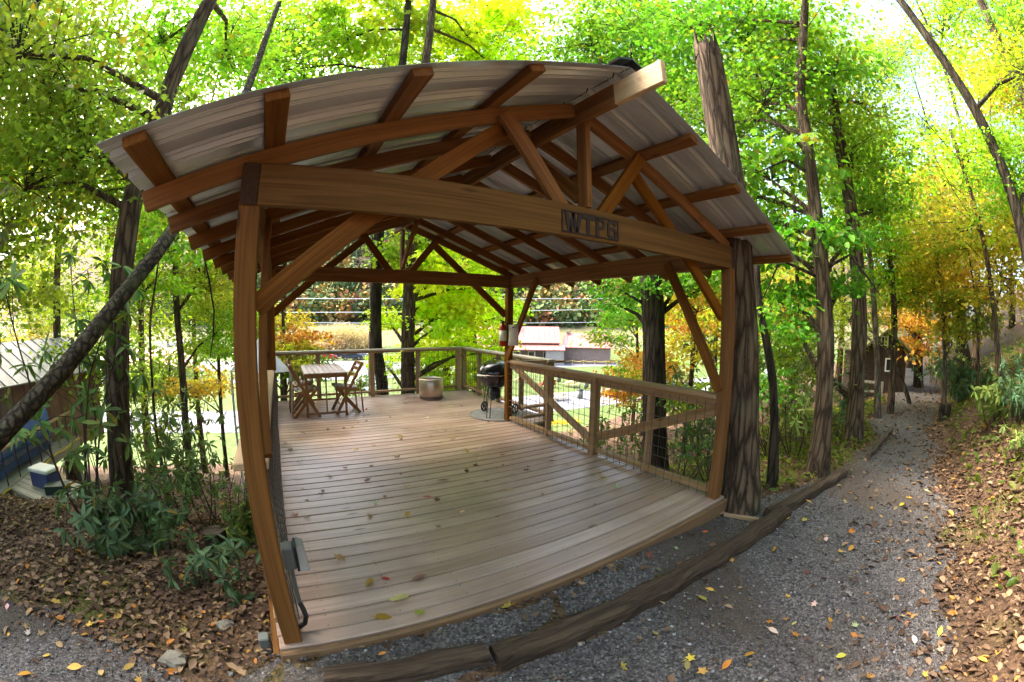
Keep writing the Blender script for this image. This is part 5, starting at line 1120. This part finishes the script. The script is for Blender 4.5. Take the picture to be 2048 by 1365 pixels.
MB().box(-6.5, -2.0, 4, 7, 6.0, 8.2).build('monitor_wall', M['lodge_wall'], ba); slope_roof(ba, 'monitor_roof_panel', -6.9, -1.6, 3.4, 8.0, 5.5, 9.0, M['redroof'], 5); slope_roof(ba, 'monitor_roof_panel', -6.9, -1.6, 7.6, 8.0, 5.5, 9.0, M['redroof'], 2)
loc, rz = bframe(41.9, 81)
bb = empty('barn', loc, rz, 'low barn with faded red metal roof and brown ribbed wall, right of the lodge', 'building')
MB().box(-4.6, 4.4, 0, 9, 0, 3.1).build('wall', M['lodge_wall'], bb)
for i in range(24): local_box(bb, 'wall_board', M['lodge_wall'], -4.6+i*.376, -4.6+i*.376+.33, -.07, -.004, 0, 3.05)
slope_roof(bb, 'roof_panel', -5.0, 5.0, -.4, 3.05, 4.5, 5.6, M['redroof'], 11); slope_roof(bb, 'roof_panel', -5.0, 5.0, 9.4, 3.05, 4.5, 5.6, M['redroof'], 3)
local_box(bb, 'roof_vent', M['steel'], -4.4, -3.6, 4.0, 4.8, 5.65, 6.2)
rp_ = empty('rope_barrier', loc, rz, 'yellow scalloped rope barrier in front of the barn', 'barrier'); M['yrope'] = plain('yellow_rope', (0.62, 0.48, 0.10), .6)
for i in range(6): local_box(rp_, 'post', M['yrope'], -5+i*2.1, -4.9+i*2.1, -3.1, -3.0, 0, 1.0)
for i in range(5): MB().tube([(-4.95+i*2.1+2.1*k/6, -3.05, .95-.22*math.sin(math.pi*k/6)) for k in range(7)], .05, 5).build('rope', M['yrope'], rp_)
# left red roofed building seen between the trunks
loc, rz = bframe(-17.5, 62)
bl = empty('red_roofed_house', loc, rz, 'red roofed building across the lawn, seen between the left trunks', 'building')
MB().box(-7, 6, 0, 8, 0, 2.6).build('wall', M['lodge_pale'], bl); slope_roof(bl, 'roof_panel', -7.5, 6.5, -.5, 2.4, 4, 4.6, M['redroof'], 14); slope_roof(bl, 'roof_panel', -7.5, 6.5, 8.5, 2.4, 4, 4.6, M['redroof'], 4)
for i in range(4): w_ = local_box(bl, 'window', M['white'], -6+i*3, -4.8+i*3, -.05, -.01, .9, 2.0); MB().box(-5.9+i*3, -4.9+i*3, -.08, -.055, 1.0, 1.9).build('pane', M['glass'], w_)
loc, rz = bframe(-14.2, 78)
tr_ = empty('white_trailer', loc, rz, 'white trailer with dark windows behind the red roofed building', 'trailer')
local_box(tr_, 'body', M['white'], -3.5, 3.5, 0, 2.4, .6, 5.0)
for i in range(3): local_box(tr_, 'window', M['glass'], -2.7+i*2, -1.5+i*2, -.03, -.008, 3.1, 4.0)
for x in (-2.2, 2.2): MB().tube([(x, -.05, .35), (x, .25, .35)], .35, 16).build('wheel', M['black_metal'], tr_)
# cars
def car(label, az, d, color, turn=0, suv=0):
    b = azel(az, 0, d); e = empty('parked_car', (b.x, b.y, H(b.x, b.y)+0.03), -R(az)+R(turn), label, 'car', 'cars in the parking lot'); h = 0.18*suv
    pr = [(-2.15, .35), (-2.2, .75), (-1.95, .95+h*.4), (-1.45, 1.02+h*.5), (-0.95, 1.42+h), (0.55, 1.45+h), (1.15, 1.05+h*.3), (1.95, .92+h*.3), (2.2, .72), (2.2, .35)]
    V = []; F = []
    for sy, k in ((-.88, 0), (.88, 1)):
        for x, z in pr: V.append((x, sy*(.84 if z > 1.1 else 1), z))
    n_ = len(pr)
    for i in range(n_): F.append((i, (i+1) % n_, n_+(i+1) % n_, n_+i))
    F.append(list(range(n_))[::-1]); F.append([n_+i for i in range(n_)])
    mt = plain('car_paint', color, .25, .1, .05); MB().add(V, F).build('body', mt, e)
    for sy in (-1, 1):
        MB().add([(-1.3, sy*.82, 1.04+h*.5), (.95, sy*.82, 1.06+h*.4), (.5, sy*.755, 1.38+h), (-.9, sy*.755, 1.36+h)], [(0, 1, 2, 3)]).build('window', M['glass'], e).modifiers.new('t', 'SOLIDIFY').thickness = .03
        for x in (-1.35, 1.35):
            w_ = MB().tube([(x, sy*.72, .33), (x, sy*.92, .33)], .33, 18).build('wheel', M['black_metal'], e); MB().tube([(x, sy*.90, .33), (x, sy*.935, .33)], .19, 12).build('rim', M['steel'], w_)
        MB().bbox(2.14, 2.215, sy*.62-.18, sy*.62+.18, .66, .80, .02).build('headlight', M['white'], e)
        MB().bbox(-2.215, -2.15, sy*.66-.14, sy*.66+.14, .72, .86, .02).build('tail_light', M['red'], e)
    return e
car('red sedan parked in the lot beyond the lawn', 6.1, 88, (0.42, 0.02, 0.03), 5); car('dark blue car right of the red sedan', 8.3, 92, (0.05, 0.06, 0.10), 8, .5); car('black sport utility car near the dark trunk', 9.6, 88, (0.03, 0.03, 0.035), 0, 1)
car('silver car at the right end of the parked row', 10.9, 90, (0.35, 0.36, 0.38), -5, .5); car('blue car at the left end of the parked row', 1.6, 88, (0.04, 0.10, 0.30), 12); car('white car far behind the parked row', 3.6, 101, (0.7, 0.7, 0.7), 70, 1); car('white car beside the lodge porch', 27.5, 74, (0.7, 0.7, 0.7), 0)
# utility pole and wires
b = azel(46.4, 0, 118); up = empty('utility_pole', (b.x, b.y, H(b.x, b.y)), R(20), 'pale wooden utility pole on the far meadow right of the barn', 'utility pole')
MB().tube([(0, 0, -.5), (0, 0, 9.5)], [.18, .13], 10).build('pole', M['bark_pale'], up); MB().bbox(-1.1, 1.1, -.06, .06, 8.7, 8.85).build('crossarm', M['grey_timber'], up)
M['wireline'] = plain('pale_cable', (0.55, 0.56, 0.58), .4, .3, .05)
for (a0, e0, a1, e1, d_, lb) in ((-12, 2.6, 60, 3.1, 70, 'upper pale overhead cable crossing the valley'), (-12, 0.9, 60, 2.0, 70, 'lower pale overhead cable crossing the valley'), (-12, -0.2, 60, .2, 90, 'thin far cable below the two pale ones')):
    pts = []
    for i in range(25):
        t = i/24; p0, p1 = azel(a0, e0, d_), azel(a1, e1, d_); q = p0.lerp(p1, t); q.z -= 0.9*math.sin(math.pi*t); pts.append(q)
    c0 = pts[0].copy(); V, F = tube_v([q-c0 for q in pts], .055, 5); o = link(bpy.data.objects.new('overhead_cable', pmesh('overhead_cable', V, F, M['wireline']))); o.location = c0; tag(o, lb, 'cable')
# lawn furniture
def picnic(label, az, d, rz):
    b = azel(az, 0, d); e = empty('picnic_table', (b.x, b.y, H(b.x, b.y)), rz, label, 'picnic table', 'picnic tables on the lawn')
    for i in range(4): local_box(e, 'plank', M['fresh'], -.9, .9, -.38+i*.19, -.38+i*.19+.18, .70, .74)
    for s in (-1, 1):
        local_box(e, 'bench', M['fresh'], -.9, .9, s*.72-.13, s*.72+.13, .42, .46)
        for x in (-.65, .65): MB().bar((x, s*.62, 0), (x, s*.2, .70), .05, .09).build('leg', M['fresh'], e)
    for x in (-.65, .65): MB().bar((x, -.75, .39), (x, .75, .39), .045, .09).build('cross_beam', M['fresh'], e)
    return e
picnic('pale picnic table farther up the lawn, by the tree tips', 39.8, 53, 0.3); picnic('pale picnic table nearer the road', 38.0, 44, -0.2); picnic('pale picnic table on the lawn left of the grill', 33.0, 56, 0.5)
def bin_(label, az, d):
    b = azel(az, 0, d); e = empty('trash_can', (b.x, b.y, H(b.x, b.y)), 0, label, 'trash can', 'trash cans on the lawn')
    MB().lathe([(0, 0), (.30, 0), (.34, .9), (0, .9)], 16).build('body', M['grey_plastic'], e, True); MB().lathe([(.36, .9), (.37, .95), (.2, 1.08), (0, 1.1)], 16).build('lid', M['black_metal'], e, True)
bin_('grey trash can near the road edge', 41.0, 45); bin_('grey trash can in the middle of the lawn', 38.0, 57); bin_('grey trash can by the upper picnic table', 41.8, 52)
def kart(label, az, d, col):
    b = azel(az, 0, d); e = empty('adirondack_chair', (b.x, b.y, H(b.x, b.y)), R(200), label, 'garden chair', 'red chairs on the lawn')
    local_box(e, 'seat', col, -.3, .3, -.3, .3, .34, .38); MB().bar((-.0, .28, .34), (0, .55, 1.05), .55, .03).build('backrest', col, e)
    for s in (-1, 1): local_box(e, 'arm', col, s*.38-.07, s*.38+.07, -.35, .4, .55, .58); local_box(e, 'leg', col, s*.33-.04, s*.33+.04, -.32, -.24, 0, .55); local_box(e, 'leg', col, s*.33-.04, s*.33+.04, .3, .38, 0, .55)
kart('red garden chair on the lawn behind the grill, left one', 35.6, 52, M['red']); kart('red garden chair on the lawn behind the grill, right one', 37.0, 52, M['red'])
yp = empty('yellow_mums', tuple(azel(38.5, 0, 33).xy)+(H(*azel(38.5, 0, 33).xy),), 0, 'row of bright yellow flowers by the road below the railing', 'flowers')
for i in range(4): add_crown(yp, Vector(yp.location)+Vector((i*.6-.9, -i*.25, .45)), 'C', .5, (0.75, 0.50, 0.02))
def tent(label, u, v, d, r_, h, zoff=0):
    p = at(u, v, d); e = empty('white_canopy', (p.x, p.y, H(p.x, p.y)), .4, label, 'canopy', 'white canopies below the deck')
    z0 = p.z-e.location.z; MB().add([(-r_, -r_, z0), (r_, -r_, z0), (r_, r_, z0), (-r_, r_, z0), (0, 0, z0+h)], [(0, 1, 4), (1, 2, 4), (2, 3, 4), (3, 0, 4)]).build('roof', M['white'], e).modifiers.new('t', 'SOLIDIFY').thickness = .01
    for sx in (-1, 1):
        for sy in (-1, 1): MB().tube([(sx*r_*.97, sy*r_*.97, -.3), (sx*r_*.97, sy*r_*.97, z0)], .02, 6).build('pole', M['white'], e)
tent('white pointed canopy just outside the left railing', 520, 742, 7.5, .42, .55); tent('white pointed canopy on the lawn behind the table', 735, 775, 40, 1.6, 2.2)
